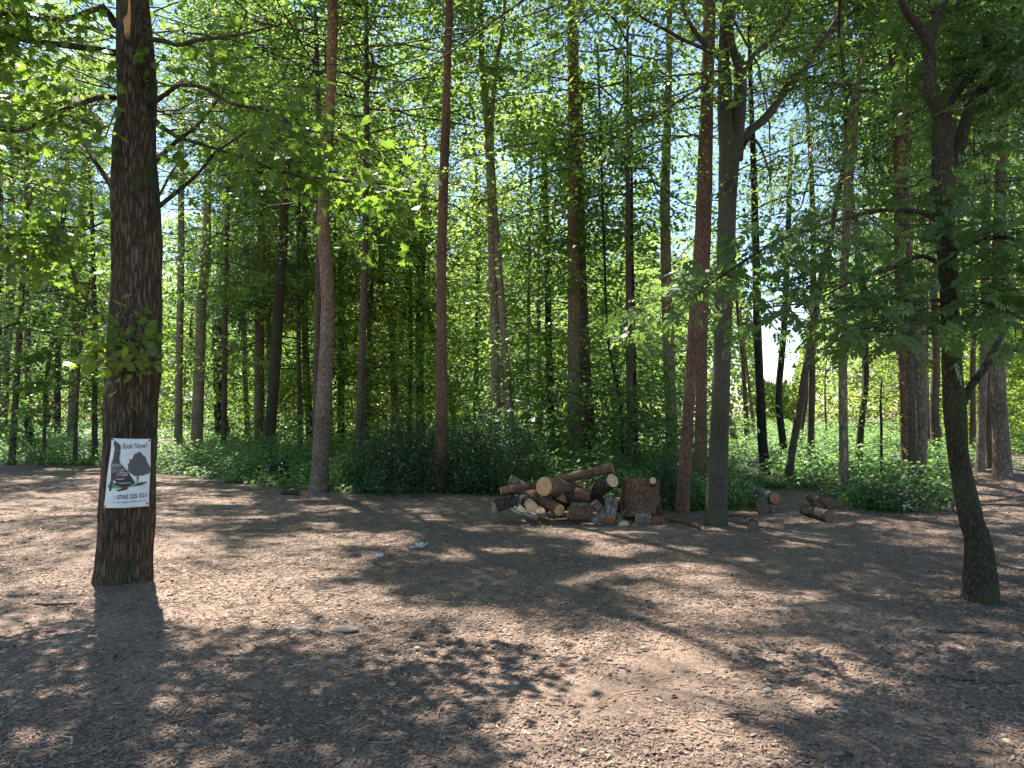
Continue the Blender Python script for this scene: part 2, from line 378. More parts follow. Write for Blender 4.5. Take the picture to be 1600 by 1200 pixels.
b1 = N(n, "ShaderNodeBump"); b1.inputs["Strength"].default_value = .9; b1.inputs["Distance"].default_value = .012; L(v1.outputs["Color"], b1.inputs["Height"])
b2 = N(n, "ShaderNodeBump"); b2.inputs["Strength"].default_value = .7; b2.inputs["Distance"].default_value = .006; L(v2.outputs["Color"], b2.inputs["Height"]); L(b1.outputs[0], b2.inputs["Normal"])
L(b2.outputs[0], p.inputs["Normal"]); L(p.outputs[0], out.inputs[0])
# loose chips
m, n, out = nodes("loose_woodchips"); L = n.links.new; M['chips'] = m
a_ = N(n, "ShaderNodeAttribute", attribute_name="rnd")
r = ramp(n, a_.outputs["Fac"], [(0, (.045, .028, .021)), (.35, (.195, .127, .09)), (.82, (.355, .255, .185)), (1, (.56, .45, .35))])
p = N(n, "ShaderNodeBsdfPrincipled"); p.inputs["Roughness"].default_value = .8; L(r.outputs[0], p.inputs["Base Color"]); L(p.outputs[0], out.inputs[0])

# ------------------------------------------------------------------ ground
BX = [(-400, 727), (0, 727), (150, 728), (260, 742), (340, 752), (450, 765), (560, 772), (780, 774), (1000, 790), (1060, 803), (1140, 797), (1165, 772), (1240, 765), (1325, 784), (1342, 800), (1400, 806), (1470, 800), (1484, 752), (1600, 728), (2000, 722)]
_bx = np.array([b[0] for b in BX], float); _bd = np.array([on_ground(b[0], b[1])[1] for b in BX])
def edge_depth(x, y):
    px = 800 + F * x / np.maximum(y, .5)
    return np.interp(px, _bx, _bd)
def build_ground():
    nx, ny = 460, 520
    t = np.linspace(-1, 1, nx); xs = 16 * t + 480 * np.sign(t) * np.abs(t) ** 7
    u = np.linspace(0, 1, ny); ys = -6 + 30 * u ** 1.15 + 900 * u ** 10
    ys = np.concatenate([np.linspace(-400, -7, 8), ys]); ny = len(ys)
    X, Y = np.meshgrid(xs, ys)
    Z = gz(X, Y) + .018 * (vnoise(X * 7, Y * 7, 21) - .5) + .012 * (vnoise(X * 17, Y * 17, 22) - .5)
    V = np.stack([X, Y, Z], -1).reshape(-1, 3)
    i = np.arange(ny - 1)[:, None] * nx; j = np.arange(nx - 1)[None]
    Fc = np.stack([i + j, i + j + 1, i + nx + j + 1, i + nx + j], -1).reshape(-1, 4)
    me = mesh_np("ground", V, Fc, 4)
    cv = np.clip((Y - edge_depth(X, Y)) / .6 + .4 + .6 * (vnoise(X * 2, Y * 2, 31) - .5), 0, 1) * (Y > 3)
    cv = cv * np.clip((17 - Y) / 2 + (px_of(X, Y) < 1400) * 9, 0.15, 1)
    a = me.attributes.new("cov", 'FLOAT', 'POINT'); a.data.foreach_set("value", cv.astype(np.float32).ravel())
    tag(link("ground", me, M['ground']), "reddish brown woodchip clearing under the trees", kind="structure")
def px_of(x, y): return 800 + F * x / np.maximum(y, .5)
build_ground()

def build_chips():
    n = 250000
    r = rng.uniform(-.78, .78, n); Y = 2.4 * (16 / 2.4) ** rng.uniform(0, 1, n) ** 1.0
    X = r * Y; ok = (Y < edge_depth(X, Y) + .2) & (vnoise(X * .7 + 5, Y * .7, 91) * .6 + vnoise(X * 2.3, Y * 2.3, 92) * .4 > rng.uniform(.2, .62, n)); X, Y = X[ok], Y[ok]; n = len(X)
    Z = gz(X, Y) + .018 * (vnoise(X * 7, Y * 7, 21) - .5) + .012 * (vnoise(X * 17, Y * 17, 22) - .5) + .003
    L_ = rng.lognormal(math.log(.0050), .55, n) * (1 + Y / 11); W_ = L_ * rng.uniform(.15, .5, n); H_ = np.minimum(.0025, W_ * .6) + .001
    L_ = np.minimum(L_, .026)
    a = rng.uniform(0, 2 * math.pi, n); D = np.stack([np.cos(a), np.sin(a), rng.normal(0, .16, n)], -1); D = norm(D)
    Up = norm(np.stack([rng.normal(0, .2, n), rng.normal(0, .2, n), np.ones(n)], -1)); B = norm(np.cross(Up, D)); Up = np.cross(D, B)
    C = np.stack([X, Y, Z], -1)
    base = np.array([[-1, -1, 0], [1, -.6, 0], [1, .7, 0], [-1, 1, 0], [-1, -1, 1], [1, -.6, 1], [1, .7, 1], [-1, 1, 1]], float)
    V = C[:, None] + base[None, :, 0:1] * (D * L_[:, None])[:, None] + base[None, :, 1:2] * (B * W_[:, None])[:, None] + base[None, :, 2:3] * (Up * H_[:, None])[:, None]
    q = np.array([[4, 5, 6, 7], [0, 1, 5, 4], [1, 2, 6, 5], [2, 3, 7, 6], [3, 0, 4, 7]])
    Fc = (np.arange(n)[:, None, None] * 8 + q[None]).reshape(-1, 4)
    rn = np.repeat(np.clip(rng.beta(2, 2.6, n), 0, 1), 5)
    tag(link("woodchips", mesh_np("woodchips", V.reshape(-1, 3), Fc, 4, smooth=False, attrs={"rnd": rn}), M['chips']),
        "loose woodchips strewn over the clearing", "woodchips", kind="stuff")
build_chips()

def build_litter():
    rg = np.random.default_rng(12); n = 1500
    r = rg.uniform(-.76, .76, n); Y = 2.6 * (13 / 2.6) ** rg.uniform(0, 1, n); X = r * Y
    ok = Y < edge_depth(X, Y) - .1; X, Y = X[ok], Y[ok]; n = len(X)
    a = rg.uniform(0, 6.28, n); l = rg.lognormal(math.log(.05), .6, n); l = np.minimum(l, .22)
    P = np.stack([X, Y, gz(X, Y) + .012], -1); D = np.stack([np.cos(a), np.sin(a), rg.normal(0, .08, n)], -1)
    bd = np.stack([-np.sin(a), np.cos(a), np.zeros(n)], -1) * (rg.normal(0, .12, n) * l)[:, None]
    mid = P + D * l[:, None] * .5 + bd; rr = .0012 + l * .016
    V1, F1 = segs_mesh(P, mid, rr, rr * .9, 5); V2, F2 = segs_mesh(mid, P + D * l[:, None], rr * .9, rr * .5, 5)
    rn = np.concatenate([np.repeat(q, 5) for q in [rg.uniform(0, 1, n)] * 2])
    tag(link("twig_litter", mesh_np("twig_litter", np.vstack([V1, V2]), np.vstack([F1, F2 + len(V1)]), 4, attrs={"rnd": rn}), M['chips']), "small dry twigs scattered over the woodchips", "twigs", kind="stuff")
build_litter()
def build_leaf_litter():
    rg = np.random.default_rng(19); n = 900
    r = rg.uniform(-.76, .76, n); Y = 2.8 * (14 / 2.8) ** rg.uniform(0, 1, n); X = r * Y
    ok = Y < edge_depth(X, Y) + .2; X, Y = X[ok], Y[ok]; n = len(X)
    a = rg.uniform(0, 6.28, n)
    tag(link("leaf_litter", leaves_mesh("leaf_litter", np.stack([X, Y, gz(X, Y) + .014], -1), np.stack([np.cos(a), np.sin(a), rg.normal(.1, .25, n)], -1), np.stack([rg.normal(0, .35, n), rg.normal(0, .35, n), np.ones(n)], -1), rg.uniform(.015, .045, n), LEAF6 * np.array([1, 1.2, 3.0]), rg.beta(1.6, 2.4, n)), M['chips']), "small dry brown leaves lying among the woodchips", "dead leaves", kind="stuff")
# ------------------------------------------------------------------ foliage generator
def crown_arrays(rg, P0, D, Ln, subs=9, per=22, spread=.30, flat=.35, leaf=.08, droop=.12, sublen=.42, filt=None, tip_up=0.0, start=.18, hang=0.0, gaps=.40):
    """limbs P0,D,Ln -> leaf arrays and stick arrays. Limbs carry side shoots, side shoots carry leaves in loose sprays."""
    nL = len(P0); D = norm(D)
    side = norm(np.cross(D, np.array([0, 0, 1.0])) + 1e-6)
    # limb sticks
    T = np.linspace(0, 1, 6)
    def lp(t):
        return P0[:, None] + D[:, None] * (Ln[:, None, None] * t[..., None]) + np.array([0, 0, 1.0]) * ((-droop + tip_up * t) * Ln[:, None] * t ** 2)[..., None]
    wob = rg.normal(0, .03, (nL, 6, 3)) * Ln[:, None, None]; wob[:, 0] = 0
    LP = lp(np.repeat(T[None], nL, 0)) + wob
    rl = np.clip(Ln * .006, .004, .028)
    SA = [LP[:, i] for i in range(5)]; SB = [LP[:, i + 1] for i in range(5)]
    RA = [rl * (1.02 - T[i] * .85) for i in range(5)]; RB = [rl * (1.02 - T[i + 1] * .85) for i in range(5)]
    A = np.concatenate(SA); B = np.concatenate(SB); ra = np.concatenate(RA); rb = np.concatenate(RB)
    # shoots
    t = start + (1 - start) * (np.arange(subs)[None] + rg.uniform(0, 1, (nL, subs))) / subs
    ti = t * 5; i0 = np.clip(ti.astype(int), 0, 4); fr = (ti - i0)[..., None]; idx = np.arange(nL)[:, None]
    Ps = LP[idx, i0] * (1 - fr) + LP[idx, i0 + 1] * fr
    sgn = np.where((np.arange(subs)[None] + rg.integers(0, 2, (nL, 1))) % 2 == 0, 1, -1)
    mixd = rg.uniform(.3, 1.1, (nL, subs))
    Ds = norm(D[:, None] * mixd[..., None] + side[:, None] * sgn[..., None] + rg.normal(0, .25, (nL, subs, 3)) * np.array([1, 1, .8]) - np.array([0, 0, hang]))
    Ls = Ln[:, None] * sublen * (1.15 - .75 * t) * rg.uniform(.6, 1.25, (nL, subs)) + .12
    Ps, Ds, Ls = Ps.reshape(-1, 3), Ds.reshape(-1, 3), Ls.ravel()
    clump = rg.uniform(0, 1, len(Ps)); own = np.repeat(np.arange(nL), subs); town = t.ravel()
    if filt is not None:
        k = filt(Ps + Ds * Ls[:, None] * .5); Ps, Ds, Ls, clump, own, town = Ps[k], Ds[k], Ls[k], clump[k], own[k], town[k]
    if gaps:
        k = clump_noise(Ps + Ds * Ls[:, None] * .5, .6, seed=nL) > gaps
        Ps, Ds, Ls, clump, own, town = Ps[k], Ds[k], Ls[k], clump[k], own[k], town[k]
        cc = clump_noise(Ps, .5, seed=nL + 7); clump = np.clip((cc - .5) * 2.2 + .5, 0, 1) * .6 + clump * .4
    lim_id = np.tile(np.arange(nL), 5); seg_t = np.repeat(np.arange(5) / 5, nL)
    tmax = np.zeros(nL); np.maximum.at(tmax, own, town)
    kk = seg_t < tmax[lim_id]; A, B, ra, rb = A[kk], B[kk], ra[kk], rb[kk]
    A = np.concatenate([A, Ps]); B = np.concatenate([B, Ps + Ds * Ls[:, None]]); ra = np.concatenate([ra, np.full(len(Ps), .007)]); rb = np.concatenate([rb, np.full(len(Ps), .002)])
    # leaves
    ns = len(Ps)
    cnt = np.maximum(3, (per * Ls / Ls.mean()).astype(int)) if ns else np.zeros(0, int)
    ii = np.repeat(np.arange(ns), cnt); nl = len(ii)
    u = rg.uniform(.08, 1.08, nl)
    sd = norm(np.cross(Ds, np.array([0, 0, 1.0])) + 1e-6)
    lat = rg.normal(0, 1, nl) * spread * Ls[ii] * (1.1 - .55 * u)
    C = Ps[ii] + Ds[ii] * (Ls[ii] * u)[:, None] + sd[ii] * lat[:, None]
    C[:, 2] += rg.normal(0, 1, nl) * flat * spread * Ls[ii] - np.abs(lat) * .15
    Ax = norm(Ds[ii] * .6 + sd[ii] * np.sign(lat)[:, None] * .8 + rg.normal(0, .45, (nl, 3)) - np.array([0, 0, .25 + hang]))
    Nn = norm(np.array([0, 0, 1.0]) + rg.normal(0, .48, (nl, 3)))
    s = leaf * rg.uniform(.6, 1.3, nl)
    rnd = np.clip(.55 * clump[ii] + .45 * rg.uniform(0, 1, nl), 0, 1)
    if filt is not None and nl:
        k = filt(C); k = k | (rg.uniform(0, 1, nl) < .10)
        C, Ax, Nn, s, rnd = C[k], Ax[k], Nn[k], s[k], rnd[k]
    return C, Ax, Nn, s, rnd, (A, B, ra, rb)

def spine_at(spine, z):
    return np.column_stack([np.interp(z, spine[:, 2], spine[:, 0]), np.interp(z, spine[:, 2], spine[:, 1]), z])

def crown_on(root, base, spine, z0, z1, R, mat, seed, limbs=34, leaf=.09, T=LEAF4, filt=None, shape='dome', name="crown", lift=.35, az=None, limb_name="limbs", **kw):
    """crown (leaves) + limbs, as two parts under root; spine in world coords, base = root origin"""
    rg = np.random.default_rng(seed)
    z = z0 + (z1 - z0) * ((np.arange(limbs) + rg.uniform(0, 1, limbs)) / limbs)
    h = (z - z0) / (z1 - z0)
    if shape == 'dome': Ln = R * (.45 + .75 * np.sqrt(np.clip(1 - (h * 1.05 - .25) ** 2 / 1.0, .02, 1))) * (1 - .55 * h ** 3)
    elif shape == 'cone': Ln = R * (1.05 - .85 * h)
    else: Ln = R * np.sqrt(np.clip(1 - (2 * h - 1) ** 2 * .85, .05, 1))
    Ln = Ln * rg.uniform(.65, 1.15, limbs)
    if az is None: a = np.arange(limbs) * 2.39996 + rg.uniform(-.4, .4, limbs) + seed
    else: a = az[0] + rg.uniform(-1, 1, limbs) * az[1]
    e = lift * (h * 1.6 - .25) + rg.normal(0, .12, limbs)
    D = np.stack([np.cos(a) * np.cos(e), np.sin(a) * np.cos(e), np.sin(e)], -1)
    P0 = spine_at(spine, z)
    C, Ax, Nn, s, rnd, st = crown_arrays(rg, P0, D, Ln, leaf=leaf, filt=filt, **kw)
    b = np.asarray(base)
    g = (C[:, 2] > gz(C[:, 0], C[:, 1]) + .05) & (np.linalg.norm(C - np.array([0, 0, CH]), axis=1) > (4.4 if len(T) > 6 else 6.5))
    C, Ax, Nn, s, rnd = C[g], Ax[g], Nn[g], s[g], rnd[g]
    cr = link(name, leaves_mesh(name, C - b, Ax, Nn, s, T, rnd), M[mat], root)
    zs = np.linspace(z[0], z[-1], 9); Q = spine_at(spine, zs)
    st = [np.concatenate([st[0], Q[:-1]]), np.concatenate([st[1], Q[1:]]), np.concatenate([st[2], np.linspace(.02, .008, 8)]), np.concatenate([st[3], np.linspace(.02, .008, 8)])]
    V, Fc = segs_mesh(st[0] - b, st[1] - b, st[2], st[3])
    lb = link(limb_name, mesh_np(limb_name, V, Fc, 4), M['twig'], root)
    return cr

build_leaf_litter()
# ------------------------------------------------------------------ trees traced from survey rows: (px, py, width px) from the foot up
def make_trunk(root, base, pts, Y, mat, extra_top=None, sides=12, rough=.05, ridge=0., flare=.35, step=.22, name="trunk", seed=1, lean=0.0):
    P, R = [], []
    for i, (px, py, wd) in enumerate(pts):
        p = at(px, py, Y)
        if i == 0 and name == "trunk": p = np.array([p[0], Y, base[2] - .12])
        P.append(p); R.append(wd / 2 / F * Y)
    if extra_top:
        d = P[-1] - P[-2]; d = d / np.linalg.norm(d); d = d * .35 + np.array([0, 0, 1.0]); d /= d[2]
        top, r_top = extra_top; z = P[-1][2]
        if top > z + .5:
            r0 = R[-1]
            for k in (.5, 1.0):
                P.append(P[len(pts) - 1] + d * ((top - z) * k)); R.append(r0 + (r_top - r0) * k)
    for i in range(1, len(P)): P[i][1] += lean * (P[i][2] - P[0][2])
    b = np.asarray(base)
    me = tube(name, [q - b for q in P], R, sides=sides, rough=rough, seed=seed, ridge=ridge, flare=flare, step=step)
    link(name, me, M[mat], root)
    return np.array(P)
def limb(root, base, pts, Y0, Y1, mat='twig', name="branch", sides=7, seed=0, cap_gap=0):
    n = len(pts); P, R = [], []
    for i, (px, py, wd) in enumerate(pts):
        Y = Y0 + (Y1 - Y0) * (i / max(1, n - 1)); P.append(at(px, py, Y) - np.asarray(base)); R.append(wd / 2 / F * Y)
    me = tube(name, P, R, sides=sides, rough=.10, seed=seed, step=.07, freq=5)
    return link(name, me, M[mat], root), [q + np.asarray(base) for q in P]
def tree_root(name, px, py, label, cat="tree", group=None):
    b = on_ground(px, py); r = empty(name, b); tag(r, label, cat, group); return r, b

DET = 1.0
# --- the big foreground oak that carries the sign
def big_oak():
    r, b = tree_root("oak_tree", 192, 905, "thick rough-barked tree carrying the nailed poster, nearest on the left side of the clearing")
    Y = b[1]
    P = make_trunk(r, b, [(192, 905, 86), (194, 880, 82), (200, 800, 79), (204, 650, 76), (208, 590, 79), (210, 560, 77), (214, 400, 72), (212, 310, 72), (211, 250, 65), (212, 195, 58), (213, 165, 42), (213, 135, 18)], Y, 'oakbark', sides=150, rough=.035, ridge=.021, flare=.05, step=.02, seed=3)
    def stem(pts, Ya, Yb, seed, top):
        p = [at(x, y, Ya + (Yb - Ya) * i / (len(pts) - 1)) for i, (x, y, w_) in enumerate(pts)]; R = [w_ / 2 / F * Ya for x, y, w_ in pts]
        d = p[-1] - p[-2]; d /= np.linalg.norm(d)
        for k in range(1, 4): p.append(p[-1] + np.array([d[0] * (1.0 if k < 3 else .6), d[1], 1.0]) * top / 3); R.append(R[len(pts) - 1] * (1 - .3 * k))
        link("stem", tube("stem", [q - b for q in p], R, sides=60, rough=.05, ridge=.010, seed=seed, step=.03), M['oakbark'], r); return np.array(p)
    s1 = stem([(212, 370, 46), (209, 260, 46), (204, 170, 38), (200, 90, 33), (198, 0, 31)], Y + .03, Y - .17, 5, 6.5)
    s2 = stem([(214, 300, 44), (222, 190, 42), (226, 110, 34), (222, 40, 28), (218, -20, 24)], Y + .05, Y + .3, 6, 6.0)
    V = [at(x, y, Y - .15 - .105 + abs(x - 198) * .006) - b for x, y in [(193, -4), (204, -4), (205, 25), (204, 55), (200, 62), (196, 58), (193, 28)]]
    me = bpy.data.meshes.new("torn_scar"); me.from_pydata([tuple(v) for v in V], [], [tuple(range(7))]); o = link("torn_scar", me, M['scar'], r)
    sm = o.modifiers.new("thick", 'SOLIDIFY'); sm.thickness = .02; o["label"] = "orange torn strip of bare wood high on the front stem"
    Bs = [([(180, 83, 11), (115, 72, 10), (54, 65, 9), (0, 55, 9), (-90, 60, 7)], 0, -.9), ([(182, 40, 13), (162, 12, 10), (142, 17, 9), (100, 30, 8), (60, 24, 7), (0, 22, 6), (-70, 10, 4)], 0, -1.2),
          ([(180, 152, 9), (158, 152, 8), (137, 158, 8), (104, 169, 7), (75, 183, 6), (33, 204, 5), (-10, 202, 4), (-60, 190, 3)], 0, -.8),
          ([(180, 300, 11), (165, 276, 9), (150, 255, 7), (137, 233, 6), (125, 208, 5), (113, 186, 3)], 0, .6),
          ([(182, 345, 4), (160, 348, 3), (137, 358, 3), (96, 369, 3), (40, 366, 2), (0, 367, 2)], 0, -.5),
          ([(178, 512, 8), (163, 500, 6), (147, 483, 5), (123, 450, 4), (112, 425, 4), (107, 408, 2)], 0, .5),
          ([(235, 258, 9), (252, 243, 8), (271, 225, 7), (308, 196, 6), (330, 170, 5), (354, 137, 3)], 0, .9),
          ([(240, 330, 9), (258, 315, 7), (292, 287, 6), (312, 268, 5), (333, 242, 5), (360, 222, 4), (387, 204, 3)], 0, .5),
          ([(240, 322, 5), (252, 300, 4), (267, 271, 4), (283, 250, 3), (304, 233, 2)], 0, 1.0),
          ([(236, 182, 9), (262, 205, 7), (287, 217, 6), (333, 231, 5), (400, 254, 4), (443, 270, 4), (493, 278, 3), (540, 283, 3), (600, 300, 1.5)], 0, -.4),
          ([(232, 60, 9), (262, 66, 7), (280, 70, 7), (312, 62, 6), (350, 58, 5), (392, 50, 4), (440, 38, 3)], 0, -1.0),
          ([(232, 165, 9), (262, 145, 7), (283, 133, 6), (317, 137, 6), (362, 162, 5), (420, 173, 5), (460, 197, 4), (510, 210, 2)], 0, -.9),
          ([(214, 565, 5), (199, 545, 4), (188, 525, 3), (178, 512, 2)], -.25, -.55)]
    tips = []
    for i, (pts, a, c) in enumerate(Bs):
        o, q = limb(r, b, pts, Y + a, Y + c, 'oakbark', seed=20 + i, sides=9)
        if i in (0, 1, 2, 4, 9, 10, 11): tips.append(np.array(q))
    tips.append(s1); tips.append(s2)
    # leafy shoots along the limbs in view, then the crown that arches over the clearing
    rg = np.random.default_rng(5)
    P0, D, Ln = [], [], []
    for j, q in enumerate(tips[:7]):
        for k in range(19):
            t = rg.uniform(.3, 1.0) * (len(q) - 1); i = min(int(t), len(q) - 2); p = q[i] + (q[i + 1] - q[i]) * (t - i)
            ax = q[i + 1] - q[i]; d = ax / np.linalg.norm(ax) * .4 + rg.normal(0, .7, 3) * np.array([1, 1, .5]); P0.append(p); D.append(d); Ln.append(rg.uniform(.25, .75))
    P0, D, Ln = np.array(P0), np.array(D), np.array(Ln)
    C, Ax, Nn, s, rn, st = crown_arrays(rg, P0, D, Ln, subs=4, per=7, spread=.4, flat=1.0, leaf=.088, droop=.1, sublen=.5, hang=.15)
    Nn = norm(Nn + rg.normal(0, .35, Nn.shape))
    link("leafy_shoots", leaves_mesh("leafy_shoots", C - b, Ax, Nn, s, LOBED, rn), M['oak'], r)
    # the low sprig growing straight out of the stem
    q0 = np.array([at(190 + rg.uniform(-14, 18), 535 + rg.uniform(-25, 25), Y - .47) for k in range(20)]); qd = rg.normal(0, 1, (20, 3)) * np.array([1, .4, .5]) + np.array([.1, -.35, -.05])
    C2, A2, N2, s2_, r2, _t = crown_arrays(rg, q0, qd, rg.uniform(.12, .3, 20), subs=3, per=4, spread=.4, flat=1.0, leaf=.085, sublen=.5, hang=.15, gaps=0)
    link("stem_sprig", leaves_mesh("stem_sprig", C2 - b, A2, N2, s2_, LOBED, r2), M['oak'], r)
    Vv, Fc = segs_mesh(st[0] - b, st[1] - b, st[2] * .8, st[3]); link("twigs", mesh_np("twigs", Vv, Fc, 4), M['twig'], r)
    crown_on(r, b, s1, 6.9, 12.8, 4.6, 'oak', 41, limbs=64, leaf=.105, T=LOBED, filt=keep_mask, shape='dome', subs=12, per=36, spread=.35, flat=.9, sublen=.36, gaps=0, droop=.04)
    return r, b, Y
OAK, OAKB, OAKY = big_oak()

# --- foreground tree leaning in from the right edge
def right_tree():
    r, b = tree_root("rowan_tree", 1530, 938, "crooked dark tree with a forked trunk standing nearest the right edge of the clearing")
    Y = b[1]
    make_trunk(r, b, [(1531, 938, 50), (1532, 905, 47), (1531, 870, 42), (1526, 840, 36), (1517, 808, 33), (1504, 743, 30), (1496, 690, 30), (1492, 635, 33), (1487, 580, 28), (1486, 520, 26), (1482, 430, 29), (1474, 330, 28), (1473, 233, 30), (1476, 190, 34)], Y, 'mossy', sides=48, rough=.10, ridge=.008, flare=.10, step=.03, seed=8)
    for kx, ky, rr in ((1556, 905, 11), (1548, 878, 8), (1531, 800, 7), (1512, 655, 6)):
        c = at(kx - 8, ky, Y - .03) - b
        me = tube("bark_knot", [c + np.array([-.05, 0, -.04]), c + np.array([.0, -.01, 0]), c + np.array([rr * .003, -.01, .045])], [rr * .005, rr * .0052, rr * .0012], sides=12, rough=.3, seed=kx, step=.012)
        link("knot", me, M['mossy'], r)
    Bs = [([(1494, 650, 16), (1508, 622, 14), (1519, 600, 12), (1530, 587, 11), (1551, 561, 10), (1577, 548, 9), (1600, 545, 9), (1650, 548, 7)], 0, .3),
          ([(1526, 592, 11), (1543, 565, 10), (1556, 542, 9), (1573, 509, 8), (1600, 475, 7), (1640, 430, 5)], .08, .9),
          ([(1474, 190, 24), (1464, 165, 22), (1453, 145, 20), (1452, 100, 19), (1450, 67, 19), (1436, 42, 15), (1417, 20, 12), (1405, -10, 10), (1390, -60, 8)], 0, -.5),
          ([(1452, 75, 14), (1458, 45, 14), (1468, 15, 13), (1482, -10, 12), (1500, -60, 10)], -.1, .3),
          ([(1478, 185, 16), (1487, 158, 13), (1510, 127, 11), (1528, 100, 9), (1537, 60, 7), (1545, 0, 6)], 0, .9),
          ([(1480, 300, 20), (1498, 230, 19), (1517, 167, 18), (1540, 135, 17), (1552, 118, 15), (1547, 90, 15), (1543, 60, 14), (1550, 10, 13), (1558, -60, 11)], .05, .5),
          ([(1550, 122, 9), (1575, 115, 6), (1600, 117, 5), (1660, 105, 4)], .3, -.2),
          ([(1478, 420, 8), (1440, 400, 7), (1390, 420, 6), (1330, 440, 4), (1270, 470, 3), (1200, 480, 3)], 0, -.5),
          ([(1476, 350, 9), (1430, 330, 7), (1370, 330, 6), (1290, 350, 5), (1210, 380, 4), (1130, 430, 3), (1060, 480, 2)], 0, -.3),
          ([(1484, 470, 7), (1450, 470, 6), (1400, 490, 4), (1360, 520, 3)], 0, -.9),
          ([(1478, 400, 8), (1520, 380, 7), (1570, 370, 5), (1620, 390, 4)], 0, -.8),
          ([(1482, 480, 7), (1520, 470, 6), (1560, 480, 5), (1600, 500, 4)], 0, -1.0)]
    tips = []
    for i, (pts, a, c) in enumerate(Bs):
        o, q = limb(r, b, pts, Y + a, Y + c, 'mossy' if i < 7 else 'twig', seed=50 + i, sides=10); tips.append(np.array(q))
    rg = np.random.default_rng(15)
    P0, D, Ln = [], [], []
    def along(q, n, l0, l1, t0=.03):
        for k in range(n):
            t = rg.uniform(t0, 1.0) * (len(q) - 1); i = min(int(t), len(q) - 2); p = q[i] + (q[i + 1] - q[i]) * (t - i)
            ax = norm(q[i + 1] - q[i]); P0.append(p); D.append(ax * .5 + rg.normal(0, .7, 3) * np.array([1, 1, .5]) + np.array([0, 0, .05])); Ln.append(rg.uniform(l0, l1))
    for j, n_, a, c in ((7, 15, .3, .8), (8, 24, .25, .75), (9, 12, .25, .6), (10, 13, .3, .7), (11, 8, .25, .6), (1, 8, .2, .5), (6, 18, .3, .8), (4, 22, .3, .9), (3, 10, .3, .7), (5, 10, .3, .7)): along(tips[j], n_, a, c)
    P0, D, Ln = np.array(P0), np.array(D), np.array(Ln)
    # pinnate leaves: a stalk with paired narrow leaflets, hanging a little
    C, Ax, Nn, s, rn, st = crown_arrays(rg, P0, D, Ln, subs=4, per=3, spread=.3, flat=.8, leaf=.165, droop=.12, sublen=.55, hang=.12)
    Ax = norm(Ax * np.array([1, 1, .6]) - np.array([0, 0, .25])); B = norm(np.cross(Nn, Ax)); Nn = norm(np.cross(Ax, B))
    LC, LA, LN, LS, LR = [], [], [], [], []
    for k in range(5):
        for sg in (-1, 1):
            LC.append(C + Ax * (s * (.16 + .18 * k))[:, None]); LA.append(Ax * .45 + B * sg * .9 - np.array([0, 0, .2]) + rg.normal(0, .1, C.shape)); LN.append(Nn + rg.normal(0, .25, C.shape)); LS.append(s * (.42 - .02 * k)); LR.append(rn)
    LC.append(C + Ax * (s * 1.05)[:, None]); LA.append(Ax); LN.append(Nn); LS.append(s * .34); LR.append(rn)
    link("leafy_shoots", leaves_mesh("leafy_shoots", np.concatenate(LC) - b, np.concatenate(LA), np.concatenate(LN), np.concatenate(LS), LEAF6 * np.array([1, .85, 1]), np.concatenate(LR)), M['dark'], r)
    A2, B2 = C, C + Ax * s[:, None] * 1.05
    Vv, Fc = segs_mesh(np.concatenate([st[0], A2]) - b, np.concatenate([st[1], B2]) - b, np.concatenate([st[2] * .8, np.full(len(C), .0015)]), np.concatenate([st[3], np.full(len(C), .0008)]), 3)
    link("twigs", mesh_np("twigs", Vv, Fc, 4), M['twig'], r)
    sp = np.array([tips[2][-1], tips[2][-1] + np.array([-1.0, 1.5, 6.0])])
    crown_on(r, b, sp, 5.9, 10.8, 4.6, 'mid', 42, limbs=54, leaf=.10, T=NARROW * np.array([1.2, 1.6, 1]), filt=keep_mask, subs=12, per=46, spread=.35, flat=.8, sublen=.36, gaps=0)
right_tree()

